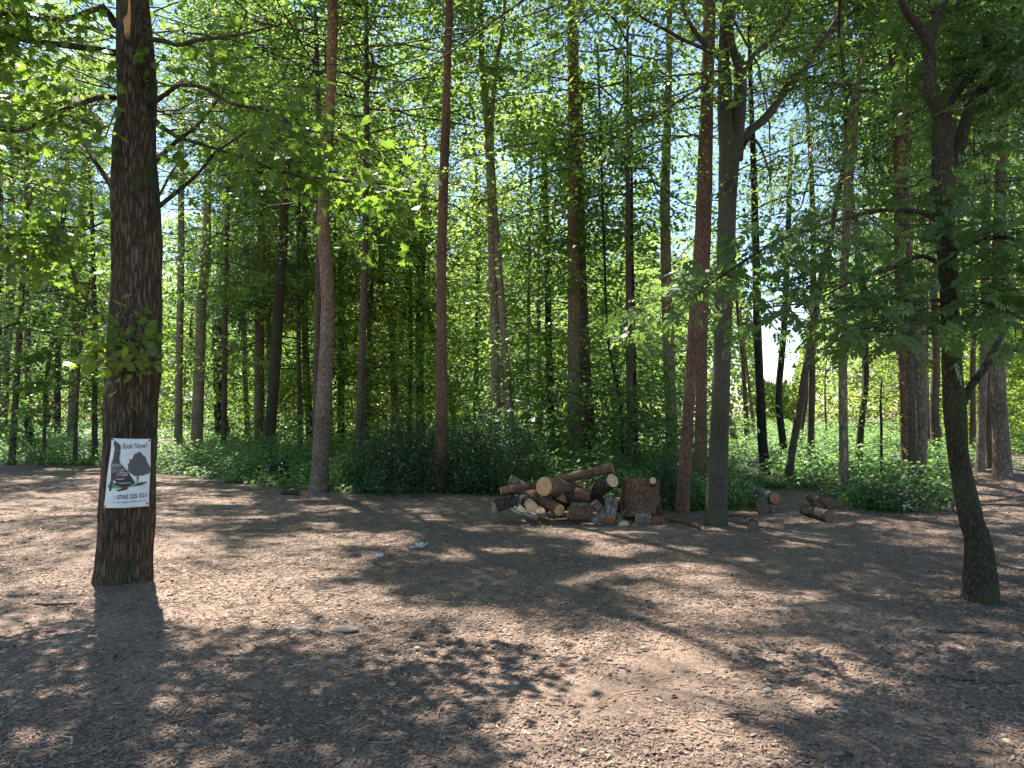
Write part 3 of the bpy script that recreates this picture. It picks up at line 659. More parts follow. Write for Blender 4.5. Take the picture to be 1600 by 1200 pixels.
# --- forked smooth grey tree beside the log pile
def forked_tree():
    r, b = tree_root("beech_tree", 1118, 821, "smooth grey-green trunk that forks high up, standing just right of the log pile")
    Y = b[1]
    make_trunk(r, b, [(1118, 821, 36), (1120, 780, 32), (1122, 730, 30), (1126, 620, 27), (1130, 500, 27), (1134, 400, 27), (1137, 300, 29), (1140, 240, 33), (1144, 215, 35)], Y, 'greybark', sides=40, rough=.03, flare=.10, step=.05, seed=9)
    Bs = [([(1137, 250, 25), (1133, 190, 24), (1132, 130, 22), (1131, 90, 17), (1133, 40, 17), (1139, 0, 18), (1146, -60, 15)], -.02, .2, 'greybark'),
          ([(1149, 250, 24), (1154, 180, 22), (1157, 133, 21), (1156, 103, 20), (1146, 80, 12), (1141, 40, 11), (1147, 0, 11), (1156, -60, 9)], .05, -.1, 'greybark'),
          ([(1157, 106, 12), (1170, 98, 10), (1178, 85, 9), (1200, 67, 9), (1220, 43, 7), (1234, 20, 6), (1240, 5, 5), (1248, -50, 4)], .05, .4, 'greybark'),
          ([(1150, 240, 16), (1160, 221, 15), (1173, 203, 14), (1200, 180, 13), (1233, 133, 12), (1267, 90, 11), (1300, 43, 10), (1323, 0, 9), (1350, -60, 7)], .05, .5, 'greybark'),
          ([(1136, 103, 12), (1120, 84, 11), (1107, 73, 10), (1090, 56, 9), (1083, 45, 8), (1070, 20, 6), (1055, -30, 5)], -.02, -.7, 'greybark'),
          ([(1112, 82, 7), (1090, 72, 6), (1067, 62, 6), (1033, 43, 5), (1007, 30, 4), (967, 2, 3), (930, 20, 3), (890, 45, 2), (800, 88, 2)], -.3, -1.4, 'twig'),
          ([(1129, 125, 6), (1110, 130, 4), (1093, 138, 4), (1060, 158, 4), (1033, 177, 3), (983, 207, 2)], 0, -1.1, 'twig'),
          ([(1132, 110, 5), (1100, 114, 4), (1060, 118, 3), (1020, 120, 2)], 0, -.9, 'twig'),
          ([(1155, 245, 5), (1172, 215, 5), (1187, 228, 4), (1196, 250, 3), (1203, 280, 2), (1196, 305, 2)], .1, -.6, 'twig'),
          ([(1290, 60, 6), (1320, 30, 5), (1350, 8, 4), (1400, -5, 3)], .4, .1, 'twig')]
    tips = []
    for i, (pts, a, c, mt) in enumerate(Bs):
        o, q = limb(r, b, pts, Y + a, Y + c, mt, seed=70 + i, sides=12 if mt == 'greybark' else 7); tips.append(np.array(q))
    rg = np.random.default_rng(25)
    P0, D, Ln = [], [], []
    for j, n_ in ((2, 6), (3, 12), (4, 6), (5, 22), (6, 12), (7, 8), (8, 6), (9, 10)):
        q = tips[j]
        for k in range(n_):
            t = rg.uniform(.35, 1.0) * (len(q) - 1); i = min(int(t), len(q) - 2); p = q[i] + (q[i + 1] - q[i]) * (t - i)
            P0.append(p); D.append(norm(q[i + 1] - q[i]) * .6 + rg.normal(0, .7, 3) * np.array([1, 1, .4])); Ln.append(rg.uniform(.4, 1.1))
    C, Ax, Nn, s, rn, st = crown_arrays(rg, np.array(P0), np.array(D), np.array(Ln), subs=6, per=16, spread=.35, flat=.4, leaf=.065)
    link("leafy_shoots", leaves_mesh("leafy_shoots", C - b, Ax, Nn, s, LEAF6, rn), M['mid'], r)
    Vv, Fc = segs_mesh(st[0] - b, st[1] - b, st[2] * .8, st[3], 3); link("twigs", mesh_np("twigs", Vv, Fc, 4), M['twig'], r)
    sp = np.array([tips[0][-1], tips[0][-1] + np.array([.2, -.6, 6.5])])
    crown_on(r, b, sp, 8.2, 15, 5.2, 'mid', 43, limbs=66, leaf=.085, filt=keep_mask, subs=12, per=60, spread=.35, flat=.6, sublen=.36, gaps=0)
forked_tree()

# ------------------------------------------------------------------ shared far crowns
PROTO = {}
def proto(key, z0, z1, R, mat, seed, limbs, leaf, per, T=LEAF4, **kw):
    rg = np.random.default_rng(seed)
    z = z0 + (z1 - z0) * ((np.arange(limbs) + rg.uniform(0, 1, limbs)) / limbs); h = (z - z0) / (z1 - z0)
    Ln = R * (.5 + .6 * np.sqrt(np.clip(1 - (h * 1.1 - .3) ** 2, .02, 1))) * (1 - .6 * h ** 3) * rg.uniform(.55, 1.2, limbs)
    a = np.arange(limbs) * 2.39996 + rg.uniform(-.5, .5, limbs)
    e = .35 * (h * 1.6 - .25) + rg.normal(0, .15, limbs)
    D = np.stack([np.cos(a) * np.cos(e), np.sin(a) * np.cos(e), np.sin(e)], -1)
    P0 = np.stack([np.zeros(limbs), np.zeros(limbs), z], -1)
    C, Ax, Nn, s, rnd, st = crown_arrays(rg, P0, D, Ln, subs=9, per=per, leaf=leaf, gaps=.465, **kw)
    g = C[:, 2] > .1
    me = leaves_mesh("crown", C[g], Ax[g], Nn[g], s[g], T, rnd[g]); me.materials.append(M[mat])
    V, Fc = segs_mesh(*[q for q in (st[0], st[1], st[2], st[3])], 3); ml = mesh_np("limbs", V, Fc, 4); ml.materials.append(M['twig'])
    PROTO.setdefault(key, []).append((me, ml))
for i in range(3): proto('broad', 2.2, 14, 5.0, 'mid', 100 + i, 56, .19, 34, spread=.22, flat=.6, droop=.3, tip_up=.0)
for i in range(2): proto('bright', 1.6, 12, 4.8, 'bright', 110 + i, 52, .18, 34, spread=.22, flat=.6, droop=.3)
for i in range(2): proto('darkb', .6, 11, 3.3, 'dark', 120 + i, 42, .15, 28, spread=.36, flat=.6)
for i in range(2): proto('tall', 9, 20, 3.2, 'mid', 130 + i, 40, .16, 24, spread=.34, flat=.5)
for i in range(2): proto('larch', 6, 20, 2.6, 'needle', 140 + i, 60, .24, 60, T=NEEDLE * np.array([1, 1.5, 1]), spread=.22, flat=.9, hang=.5, droop=.25)
_pc = [0]
def put_proto(root, key, x, y, sc=1.0, rz=0., dz=0.):
    L_ = PROTO[key]; me, ml = L_[_pc[0] % len(L_)]; _pc[0] += 1
    for nm, mm in (("crown", me), ("limbs", ml)):
        o = bpy.data.objects.new(nm, mm); COL.objects.link(o); o.parent = root; o.location = (x, y, dz); o.scale = (sc, sc, sc); o.rotation_euler = (0, 0, rz)

# ------------------------------------------------------------------ the standing trunks, near to far
# kind: crown type; 'U' rows get a crown of their own, others share far crowns
T = []
def tr(name, mat, crown, label, pts, **k): T.append((name, mat, crown, label, pts, k))
tr("pine_tree", 'pine', ('Up', 9.5, 20, 4.6, 'needle'), "tall straight pine trunk with pinkish upper bark, left of the bramble thicket",
   [(497, 768, 31), (500, 740, 27), (505, 640, 24), (512, 500, 21), (511, 440, 21), (508, 400, 20), (505, 350, 19), (506, 320, 18), (510, 267, 17), (516, 167, 16), (518, 100, 16), (520, 0, 16)])
tr("pine_tree", 'redpine', ('Up', 9.8, 19, 4.4, 'needle'), "slim reddish pine rising out of the front of the bramble thicket",
   [(686, 768, 22), (688, 720, 20), (690, 667, 19), (690, 533, 16), (690, 400, 15), (693, 300, 15), (696, 200, 14), (699, 100, 12), (702, 0, 12)])
tr("pine_tree", 'pine', ('Up', 10.5, 20, 4.2, 'needle'), "stout brown pine trunk standing directly behind the log pile",
   [(898, 736, 28), (898, 700, 24), (897, 533, 20), (896, 400, 18), (896, 167, 18), (895, 0, 17)])
tr("pine_tree", 'redpine', ('Up', 10, 20, 3.8, 'needle'), "dark red leaning pine just left of the grey forked tree",
   [(1066, 803, 23), (1068, 760, 20), (1072, 697, 19), (1082, 533, 17), (1090, 440, 19), (1096, 350, 20), (1100, 250, 19), (1103, 120, 16), (1106, 0, 14)])
tr("pine_tree", 'redpine', ('Up', 12, 22, 3.2, 'needle'), "straight red-brown pine half hidden behind the leaning red pine",
   [(1094, 769, 23), (1095, 697, 20), (1096, 600, 17), (1097, 500, 18), (1100, 400, 20), (1103, 300, 19), (1106, 150, 17), (1110, 0, 16)])
tr("larch_tree", 'palelitpine', ('Up', 10.5, 18, 3.8, 'needle'), "left trunk of the close pair behind the bramble thicket",
   [(777, 732, 18), (775, 673, 16), (773, 533, 14), (769, 400, 13), (768, 300, 15), (763, 200, 13), (757, 140, 11), (752, 60, 9)])
tr("larch_tree", 'palelitpine', ('tall',), "right trunk of the close pair behind the bramble thicket, leaning in at the top",
   [(800, 732, 17), (797, 667, 15), (787, 533, 13), (779, 410, 11), (771, 300, 9), (768, 200, 8), (776, 100, 7), (787, 33, 6)])
tr("spruce_tree", 'brown', ('darkb',), "dark trunk tucked close behind the stout pine at the log pile",
   [(920, 728, 23), (919, 650, 21), (916, 600, 17), (912, 500, 15), (908, 380, 14), (906, 200, 12)])
tr("larch_tree", 'black', ('darkb',), "narrow blackish trunk between the bramble thicket and the stout pine",
   [(862, 715, 14), (861, 650, 12), (858, 550, 12), (856, 450, 10), (852, 300, 9)])
tr("birch_tree", 'pale', ('bright',), "very thin pale stem left of the narrow blackish trunk",
   [(825, 712, 6), (825, 600, 5), (826, 480, 5), (828, 350, 4), (832, 200, 3)])
tr("larch_tree", 'palelitpine', ('Up', 11, 19, 3.6, 'needle'), "pale brown trunk left of the red pines, sky showing beside its upper half",
   [(1049, 734, 22), (1050, 697, 20), (1046, 567, 18), (1041, 433, 17), (1039, 300, 16), (1043, 183, 13), (1045, 100, 11), (1046, 0, 9)])
tr("ash_tree", 'brown', ('tall',), "thin dark stem seen just right of the grey forked trunk",
   [(1167, 707, 9), (1166, 660, 8), (1163, 600, 7), (1158, 533, 6), (1153, 493, 5), (1148, 400, 4)])
tr("birch_tree", 'pale', ('none',), "slender pale stem leaning left in the gap beside the grey forked tree",
   [(1180, 694, 6), (1176, 650, 5), (1170, 600, 5), (1164, 550, 4), (1156, 480, 3)])
tr("hazel_tree", 'pale', ('none',), "short leaning yellowish trunk peeping out from behind the grey forked tree",
   [(1151, 710, 13), (1146, 680, 12), (1139, 643, 11), (1132, 600, 9), (1126, 540, 7)])
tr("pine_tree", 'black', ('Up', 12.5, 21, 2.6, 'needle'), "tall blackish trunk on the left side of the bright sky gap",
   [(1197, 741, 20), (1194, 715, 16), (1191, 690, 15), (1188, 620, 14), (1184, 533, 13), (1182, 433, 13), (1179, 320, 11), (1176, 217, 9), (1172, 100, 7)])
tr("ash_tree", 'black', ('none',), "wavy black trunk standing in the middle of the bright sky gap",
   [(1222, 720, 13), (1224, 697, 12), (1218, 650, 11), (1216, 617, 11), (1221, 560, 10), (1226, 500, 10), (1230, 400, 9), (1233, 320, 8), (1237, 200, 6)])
tr("pine_tree", 'brown', ('Up', 11.5, 18, 3.2, 'needle'), "brown trunk leaning right along the right side of the sky gap",
   [(1231, 752, 13), (1237, 710, 12), (1245, 665, 11), (1258, 583, 11), (1277, 467, 11), (1290, 400, 10), (1302, 343, 9), (1318, 260, 7), (1340, 150, 5)])
tr("ash_tree", 'brown', ('none',), "thin straight stem leaning beside the brown leaning trunk at the sky gap",
   [(1247, 712, 7), (1253, 670, 6), (1260, 622, 6), (1268, 553, 5), (1280, 480, 3)])
tr("maple_tree", 'pale', ('Ub', 7.5, 16, 4.4, 'mid'), "clean pale trunk lit tan low down, between the sky gap and the low green thicket",
   [(1320, 773, 17), (1319, 740, 14), (1317, 600, 13), (1317, 533, 13), (1318, 433, 13), (1323, 333, 14), (1328, 250, 15), (1333, 183, 17), (1340, 130, 11), (1350, 90, 8), (1360, 20, 6)])
tr("pine_tree", 'mossy', ('larch',), "ivy-footed dark trunk behind the thin sapling on the right",
   [(1341, 743, 14), (1343, 700, 11), (1346, 660, 10), (1353, 600, 9), (1352, 540, 10), (1350, 467, 11), (1343, 400, 11), (1335, 343, 10), (1325, 260, 8)])
tr("pine_tree", 'redpine', ('Up', 11, 20, 3.8, 'needle'), "reddish trunk behind the low green thicket, left of the scaly brown one",
   [(1417, 748, 17), (1415, 700, 15), (1413, 613, 14), (1406, 466, 13), (1403, 330, 12), (1402, 233, 11), (1400, 167, 10), (1395, 67, 9), (1390, 0, 8)])
tr("pine_tree", 'pine', ('Up', 9.5, 19, 4.0, 'needle'), "scaly brown trunk rising straight out of the low green thicket on the right",
   [(1434, 776, 23), (1437, 720, 21), (1439, 657, 20), (1438, 570, 20), (1432, 520, 18), (1425, 475, 15), (1418, 400, 14), (1412, 300, 12), (1408, 150, 10)])
tr("pine_tree", 'brown', ('tall',), "brown trunk seen close left of the crooked right tree",
   [(1467, 719, 22), (1463, 680, 16), (1460, 648, 13), (1462, 560, 12), (1458, 450, 11), (1455, 330, 9)])
tr("larch_tree", 'palelitpine', ('larch',), "pale trunk right of the crooked tree, on the near side of the woodchip mound",
   [(1530, 737, 15), (1533, 690, 13), (1536, 592, 12), (1539, 496, 12), (1541, 380, 11), (1543, 250, 10)])
tr("larch_tree", 'brown', ('tall',), "thin dark trunk just right of the crooked tree's stem",
   [(1519, 712, 9), (1520, 640, 8), (1520, 560, 8), (1522, 450, 7)])
tr("pine_tree", 'pine', ('Up', 10, 20, 4.2, 'needle'), "stout scaly trunk at the right edge standing on the woodchip mound",
   [(1567, 743, 27), (1564, 690, 24), (1560, 613, 22), (1558, 527, 22), (1560, 420, 19), (1563, 300, 17), (1566, 150, 14)])
tr("oak_tree", 'mossy', ('Ub', 8.3, 17, 5.2, 'bright'), "dark mossy trunk leaning right out of the nettles, middle of the left half",
   [(415, 727, 22), (419, 700, 20), (424, 650, 18), (428, 600, 17), (433, 520, 17), (437, 450, 16), (441, 400, 15), (445, 320, 14), (452, 270, 15), (458, 240, 13), (468, 170, 9)])
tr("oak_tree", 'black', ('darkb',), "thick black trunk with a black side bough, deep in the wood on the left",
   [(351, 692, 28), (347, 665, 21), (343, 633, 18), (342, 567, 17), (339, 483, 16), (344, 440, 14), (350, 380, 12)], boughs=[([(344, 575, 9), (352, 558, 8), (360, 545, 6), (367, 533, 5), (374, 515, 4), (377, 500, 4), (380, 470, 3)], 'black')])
tr("pine_tree", 'palelitpine', ('Up', 9.5, 18, 4.0, 'needle'), "pale brown pine standing left of the thick black trunk",
   [(307, 709, 19), (309, 640, 17), (312, 567, 16), (315, 483, 15), (322, 400, 14), (325, 283, 11), (331, 187, 9), (332, 83, 7)])
tr("larch_tree", 'palelitpine', ('Up', 9.5, 17, 3.6, 'needle'), "slimmer pale trunk between the poster tree and the pale brown pine",
   [(278, 702, 13), (279, 650, 12), (280, 567, 11), (283, 400, 10), (283, 250, 9), (285, 120, 7)])
tr("larch_tree", 'brown', ('broad',), "thin brown trunk just right of the thick black trunk",
   [(388, 694, 10), (384, 617, 8), (380, 500, 8), (372, 433, 6), (368, 330, 5)])
tr("larch_tree", 'brown', ('broad',), "thinnest brown stem right behind the thick black trunk",
   [(366, 677, 7), (365, 640, 6), (366, 560, 5), (368, 480, 4)])
tr("larch_tree", 'palelitpine', ('larch',), "greyish trunk close left of the leaning mossy trunk",
   [(429, 700, 10), (424, 640, 9), (420, 533, 9), (419, 400, 8), (418, 300, 7)])
tr("larch_tree", 'brown', ('bright',), "brown trunk between the leaning mossy trunk and the tall straight pine",
   [(485, 700, 13), (483, 650, 12), (480, 600, 11), (477, 533, 11), (475, 390, 10), (477, 317, 9), (480, 200, 7)])
tr("pine_tree", 'brown', ('larch',), "brown trunk showing directly behind the tall straight pine",
   [(516, 702, 16), (514, 660, 13), (513, 600, 11), (515, 500, 9), (522, 420, 7)])
tr("maple_tree", 'mossy', ('broad',), "straight green-brown trunk right of the tall straight pine",
   [(533, 703, 12), (533, 640, 11), (533, 533, 10), (533, 383, 9), (533, 300, 8), (532, 180, 7)])
tr("hazel_tree", 'brown', ('none',), "hair-thin stem right beside the straight green-brown trunk",
   [(543, 684, 5), (543, 640, 4), (544, 560, 4), (541, 480, 3)])
tr("ash_tree", 'ivybark', ('darkb',), "ivy-clad dark trunk above the left end of the bramble thicket",
   [(583, 690, 18), (583, 640, 17), (583, 533, 16), (583, 400, 15), (580, 300, 12)], ivy=1)
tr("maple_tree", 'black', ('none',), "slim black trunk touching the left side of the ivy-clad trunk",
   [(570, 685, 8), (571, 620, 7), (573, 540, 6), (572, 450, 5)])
tr("maple_tree", 'brown', ('broad',), "slim brown trunk on the right of the ivy-clad trunk",
   [(602, 684, 9), (600, 620, 8), (598, 533, 7), (596, 440, 6)])
tr("maple_tree", 'pale', ('Ub', 5.5, 13, 3.0, 'bright'), "sinuous brown trunk that bends left above the bramble thicket",
   [(620, 700, 15), (618, 650, 13), (616, 600, 12), (612, 517, 11), (604, 480, 10), (597, 450, 10), (595, 390, 9), (598, 317, 8), (608, 240, 7), (618, 170, 6), (621, 120, 5)])
tr("maple_tree", 'brown', ('broad',), "thin stem slanting right, next to the sinuous brown trunk",
   [(622, 680, 8), (624, 600, 7), (628, 540, 6), (637, 460, 6), (645, 380, 5)])
tr("birch_tree", 'pale', ('bright',), "whitish trunk leaning steeply left behind the slim reddish pine",
   [(713, 700, 10), (707, 640, 10), (700, 600, 9), (688, 560, 9), (680, 533, 9), (667, 480, 8), (655, 430, 8), (645, 350, 6)])
tr("maple_tree", 'black', ('darkb',), "faint dark trunk between the slim reddish pine and the close pair",
   [(743, 696, 8), (744, 640, 7), (745, 560, 6), (748, 450, 5)])
tr("hazel_tree", 'black', ('darkb',), "thin black stem in the dark foliage right of the log pile's top log",
   [(975, 738, 8), (974, 700, 7), (968, 620, 6), (955, 560, 5), (948, 500, 4)])
tr("hazel_tree", 'black', ('darkb',), "dark straight stem behind the upright round stump block",
   [(993, 738, 11), (993, 700, 10), (991, 620, 8), (990, 520, 7), (988, 400, 5)])
tr("pine_tree", 'brown', ('larch',), "brown trunk at the very left edge of the wood",
   [(4, 690, 13), (6, 640, 12), (10, 560, 12), (15, 480, 12), (17, 400, 12), (18, 300, 10)])
tr("pine_tree", 'brown', ('tall',), "second brown trunk in from the left edge, between two leafy patches",
   [(44, 692, 10), (44, 620, 9), (43, 500, 9), (43, 400, 8), (42, 300, 7)])
tr("larch_tree", 'black', ('larch',), "dark slim trunk left of the pair beside the poster tree",
   [(90, 690, 10), (90, 600, 9), (92, 517, 8), (95, 400, 8), (102, 300, 7), (108, 200, 6)])
tr("larch_tree", 'pine', ('larch',), "grey-brown trunk nearest the left side of the poster tree",
   [(112, 694, 14), (115, 600, 13), (118, 523, 12), (122, 400, 11), (125, 375, 11), (137, 208, 10), (142, 100, 8)])
tr("dead_tree", 'black', ('none',), "broken leaning dead stump among the bright nettles at far left",
   [(54, 712, 9), (50, 695, 10), (45, 675, 10), (41, 655, 10), (38, 645, 8)])
tr("sapling_tree", 'black', ('sap',), "thin young sapling in the bright gap right of the pale lit trunk",
   [(1377, 752, 5), (1377, 700, 4), (1377, 660, 4), (1376, 626, 3), (1378, 590, 2)])
M['ivybark'] = M['black']

def needle_tree(root, b, P, z0, z1, R, seed):
    crown_on(root, b, P, z0, z1, R, 'mid', seed, limbs=50, leaf=.12, T=LEAF4, filt=keep_mask, shape='oval', subs=9, per=38, gaps=0, spread=.28, flat=.7, droop=.05, sublen=.36)
def stubs(root, b, P, Y, n_, seed, rmax):
    """dead side twigs left on a pine stem: one part each, the largest few"""
    rg = np.random.default_rng(seed)
    for k in range(n_):
        z = rg.uniform(2.5, min(11, P[-1][2])); c = spine_at(P, np.array([z]))[0]
        a = rg.uniform(-.9, .9) + (0 if rg.uniform() < .5 else math.pi); l = rg.uniform(.35, 1.2)
        d = np.array([math.cos(a), math.sin(a) * .8, rg.uniform(-.25, .35)])
        q = [c, c + d * l * .5 + np.array([0, 0, .03]), c + d * l + np.array([0, 0, rg.uniform(-.15, .1)])]
        link("dead_twig", tube("dead_twig", [x - b for x in q], [.014, .008, .003], sides=5, rough=.2, seed=k, step=.12), M['twig'], root)
for i, (name, mat, crown, label, pts, k) in enumerate(T):
    r, b = tree_root(name, pts[0][0], pts[0][1], label)
    Y = b[1]; z_last = at(pts[-1][0], pts[-1][1], Y)[2]
    tops = {'Up': 21, 'Ub': 13, 'larch': 19, 'tall': 18, 'broad': 12, 'bright': 11, 'darkb': 11, 'none': 0, 'sap': 0}[crown[0]]
    near = Y < 17
    P = make_trunk(r, b, pts, Y, mat, extra_top=(tops, .03) if tops else None, sides=28 if near else 12, rough=.045 if near else .05, ridge=.006 if near else 0, step=.06 if near else .25, flare=.10, seed=200 + i)
    if P[-1][2] < P[-2][2]: P = P[:-1]
    if crown[0] == 'Up': needle_tree(r, b, P, crown[1], crown[2], crown[3], 300 + i); stubs(r, b, P, Y, 7, 400 + i, .02)
    elif crown[0] == 'Ub': crown_on(r, b, P, crown[1], crown[2], crown[3], crown[4], 300 + i, limbs=76, leaf=.11, filt=keep_mask, subs=10, per=46, spread=.28, flat=.5, sublen=.38, gaps=0)
    elif crown[0] == 'sap':
        crown_on(r, b, P, .8, P[-1][2], .7, 'bright', 300 + i, limbs=16, leaf=.06, subs=5, per=8)
    elif crown[0] != 'none':
        zt = P[-1][2]; xc = np.interp(min(8, zt), P[:, 2], P[:, 0]) - b[0]
        put_proto(r, crown[0], xc if crown[0] in ('broad', 'bright', 'darkb') else P[-1][0] - b[0], 0, max(.75, min(1.25, tops / 12.0 if tops < 14 else tops / 19.5)), i * 1.3)
    if k.get('ivy'):
        rg = np.random.default_rng(9); n_ = 2600; z = rg.uniform(.1, 9, n_); c = spine_at(P, z) - b; a = rg.uniform(0, 6.28, n_); o_ = np.stack([np.cos(a), np.sin(a), np.zeros(n_)], -1)
        link("ivy", leaves_mesh("ivy", c + o_ * (.22 + rg.uniform(0, .12, n_))[:, None], np.stack([-np.sin(a), np.cos(a), -np.ones(n_)], -1) * .7 + rg.normal(0, .4, (n_, 3)), o_ + rg.normal(0, .3, (n_, 3)), rg.uniform(.07, .12, n_), LEAF4, rg.uniform(0, 1, n_)), M['ivy'], r)
    for q, mm in k.get('boughs', []): limb(r, b, q, Y, Y - .5, mm)

# ------------------------------------------------------------------ leafy understorey trees with crowns of their own
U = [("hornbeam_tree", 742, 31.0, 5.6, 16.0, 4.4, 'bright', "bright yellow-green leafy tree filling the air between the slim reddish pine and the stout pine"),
     ("maple_tree", 222, 18.5, 9.0, 15.5, 4.8, 'mid', "added high-crowned leafy tree for shade on the left chips, hidden behind the poster tree"),  # added to shade the left middle ground; stem set behind the poster tree
     ("beech_tree", 494, 18.0, 9.4, 15.5, 4.6, 'mid', "added high-crowned tree shading the left chips, its stem behind the tall straight pine"),  # added likewise, its crown blocking sun above the left middle ground
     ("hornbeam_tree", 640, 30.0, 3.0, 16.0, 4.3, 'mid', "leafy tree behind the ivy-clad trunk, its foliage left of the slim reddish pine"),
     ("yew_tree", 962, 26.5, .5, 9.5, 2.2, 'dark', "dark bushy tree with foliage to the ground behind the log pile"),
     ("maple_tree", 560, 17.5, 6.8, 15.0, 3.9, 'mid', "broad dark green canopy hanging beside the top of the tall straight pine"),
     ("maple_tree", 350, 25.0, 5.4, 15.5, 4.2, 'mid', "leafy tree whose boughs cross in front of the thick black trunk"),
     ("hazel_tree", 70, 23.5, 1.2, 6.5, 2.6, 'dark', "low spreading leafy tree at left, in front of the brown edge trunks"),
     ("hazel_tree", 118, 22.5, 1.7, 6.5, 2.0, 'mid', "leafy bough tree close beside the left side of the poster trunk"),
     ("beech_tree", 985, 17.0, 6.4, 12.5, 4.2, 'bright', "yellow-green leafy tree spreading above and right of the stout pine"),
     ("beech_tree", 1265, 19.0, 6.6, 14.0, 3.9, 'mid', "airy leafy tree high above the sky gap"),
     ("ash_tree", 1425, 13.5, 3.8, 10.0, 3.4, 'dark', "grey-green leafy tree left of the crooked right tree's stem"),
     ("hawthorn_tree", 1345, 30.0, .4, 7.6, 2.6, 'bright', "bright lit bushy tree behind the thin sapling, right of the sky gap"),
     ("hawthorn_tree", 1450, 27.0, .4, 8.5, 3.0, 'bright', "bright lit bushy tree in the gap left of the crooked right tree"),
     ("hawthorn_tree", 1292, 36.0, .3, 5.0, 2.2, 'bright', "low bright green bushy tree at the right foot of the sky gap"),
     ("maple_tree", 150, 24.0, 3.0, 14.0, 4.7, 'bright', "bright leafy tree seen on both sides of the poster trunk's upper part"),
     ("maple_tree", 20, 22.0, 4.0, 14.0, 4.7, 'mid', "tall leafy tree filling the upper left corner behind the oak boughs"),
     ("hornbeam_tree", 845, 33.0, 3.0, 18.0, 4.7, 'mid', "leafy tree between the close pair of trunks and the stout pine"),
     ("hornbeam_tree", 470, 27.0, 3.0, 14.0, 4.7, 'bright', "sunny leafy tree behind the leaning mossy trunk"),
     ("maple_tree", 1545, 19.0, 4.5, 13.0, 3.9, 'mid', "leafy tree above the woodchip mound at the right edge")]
M['oakl'] = M['oak']
for i, (name, px, Y, z0, z1, R, mat, label) in enumerate(U):
    b0 = at(px, 640, Y); b = np.array([b0[0], Y, float(gz(b0[0], Y))])
    r = empty(name, b); tag(r, label, "tree")
    rg = np.random.default_rng(500 + i)
    sp = np.array([b, b + np.array([rg.normal(0, .15), rg.normal(0, .15), z1 * .5]), b + np.array([rg.normal(0, .4), rg.normal(0, .4), z1])]); sp[0][2] -= .1
    rad = .03 + .0045 * z1
    link("trunk", tube("trunk", [q - b for q in sp], [rad, rad * .7, .012], sides=12, rough=.08, seed=i, flare=.3, step=.25), M['brown'], r)
    area = R * (z1 - z0)
    nl = int(28 + area * .5) if z0 < 8 else 74
    leaf = .072 + .0026 * Y
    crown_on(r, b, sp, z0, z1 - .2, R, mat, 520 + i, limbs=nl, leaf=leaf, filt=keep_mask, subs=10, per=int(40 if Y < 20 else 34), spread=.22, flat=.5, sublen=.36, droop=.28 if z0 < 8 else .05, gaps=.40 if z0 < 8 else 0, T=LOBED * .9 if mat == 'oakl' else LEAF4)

# ------------------------------------------------------------------ trees deeper in the wood (shared crowns)
def far_ok(px, Y, crown):
    if 1168 < px < 1268: return False
    return True
FAR = []
rgf = np.random.default_rng(77)
kinds = ['broad', 'bright', 'broad', 'bright', 'tall', 'broad', 'bright', 'larch', 'bright']
tries = 0
while len(FAR) < 84 and tries < 6000:
    tries += 1
    px = rgf.uniform(-260, 1860); Y = rgf.uniform(27, 78)
    if 31 < Y < 48 and px < 1150 and rgf.uniform() < .88: continue
    x = (px - 800) / F * Y
    kd = kinds[len(FAR) % len(kinds)]
    R = {'broad': 5.0, 'bright': 4.8, 'darkb': 3.5, 'tall': 3.2, 'larch': 2.6}[kd] * 1.1
    p0, p1 = px - R / Y * F, px + R / Y * F
    if p1 > 1166 and p0 < 1276: continue
    if 1262 <= p0 < 1300 and Y < 60 and kd != 'bright': continue
    if any((x - q[0]) ** 2 + (Y - q[1]) ** 2 < 3.4 ** 2 for q in FAR): continue
    FAR.append((x, Y, kd))
NAMES = {'broad': ("maple_tree", "leafy green tree deep in the wood, foliage down low"), 'bright': ("hornbeam_tree", "sunlit yellow-green leafy tree deep in the wood"),
         'darkb': ("holly_tree", "dark green leafy tree deep in the wood"), 'tall': ("oak_tree", "tall bare-stemmed broadleaf deep in the wood"), 'larch': ("larch_tree", "tall conifer with drooping sprays deep in the wood")}
TR_ME = {}
for kd, top, rad in (('broad', 12, .13), ('bright', 11, .12), ('darkb', 11, .13), ('tall', 20, .19), ('larch', 20, .18)):
    rg = np.random.default_rng(len(kd)); P = [np.array([0, 0, -.3]), np.array([.05, 0, top * .3]), np.array([rg.normal(0, .2), 0, top * .6]), np.array([rg.normal(0, .3), 0, top])]
    me = tube("trunk", P, [rad * 1.1, rad, rad * .7, .02], sides=9, rough=.07, seed=3, step=.6, flare=.2); me.materials.append(M['pine' if kd == 'larch' else 'brown']); TR_ME[kd] = me
for i, (x, Y, kd) in enumerate(FAR):
    nm, lb = NAMES[kd]
    r = empty(nm, (x, Y, float(gz(x, Y)))); tag(r, lb, "tree", {"broad": "leafy trees deep in the wood", "bright": "sunlit trees deep in the wood", "darkb": "dark trees deep in the wood", "tall": "tall broadleaves deep in the wood", "larch": "conifers deep in the wood"}[kd])
    s = rgf.uniform(.85, 1.25); rz = rgf.uniform(0, 6.28)
    o = bpy.data.objects.new("trunk", TR_ME[kd]); COL.objects.link(o); o.parent = r; o.scale = (s, s, s); o.rotation_euler = (0, 0, rz)
    put_proto(r, kd, 0, 0, s, rz)

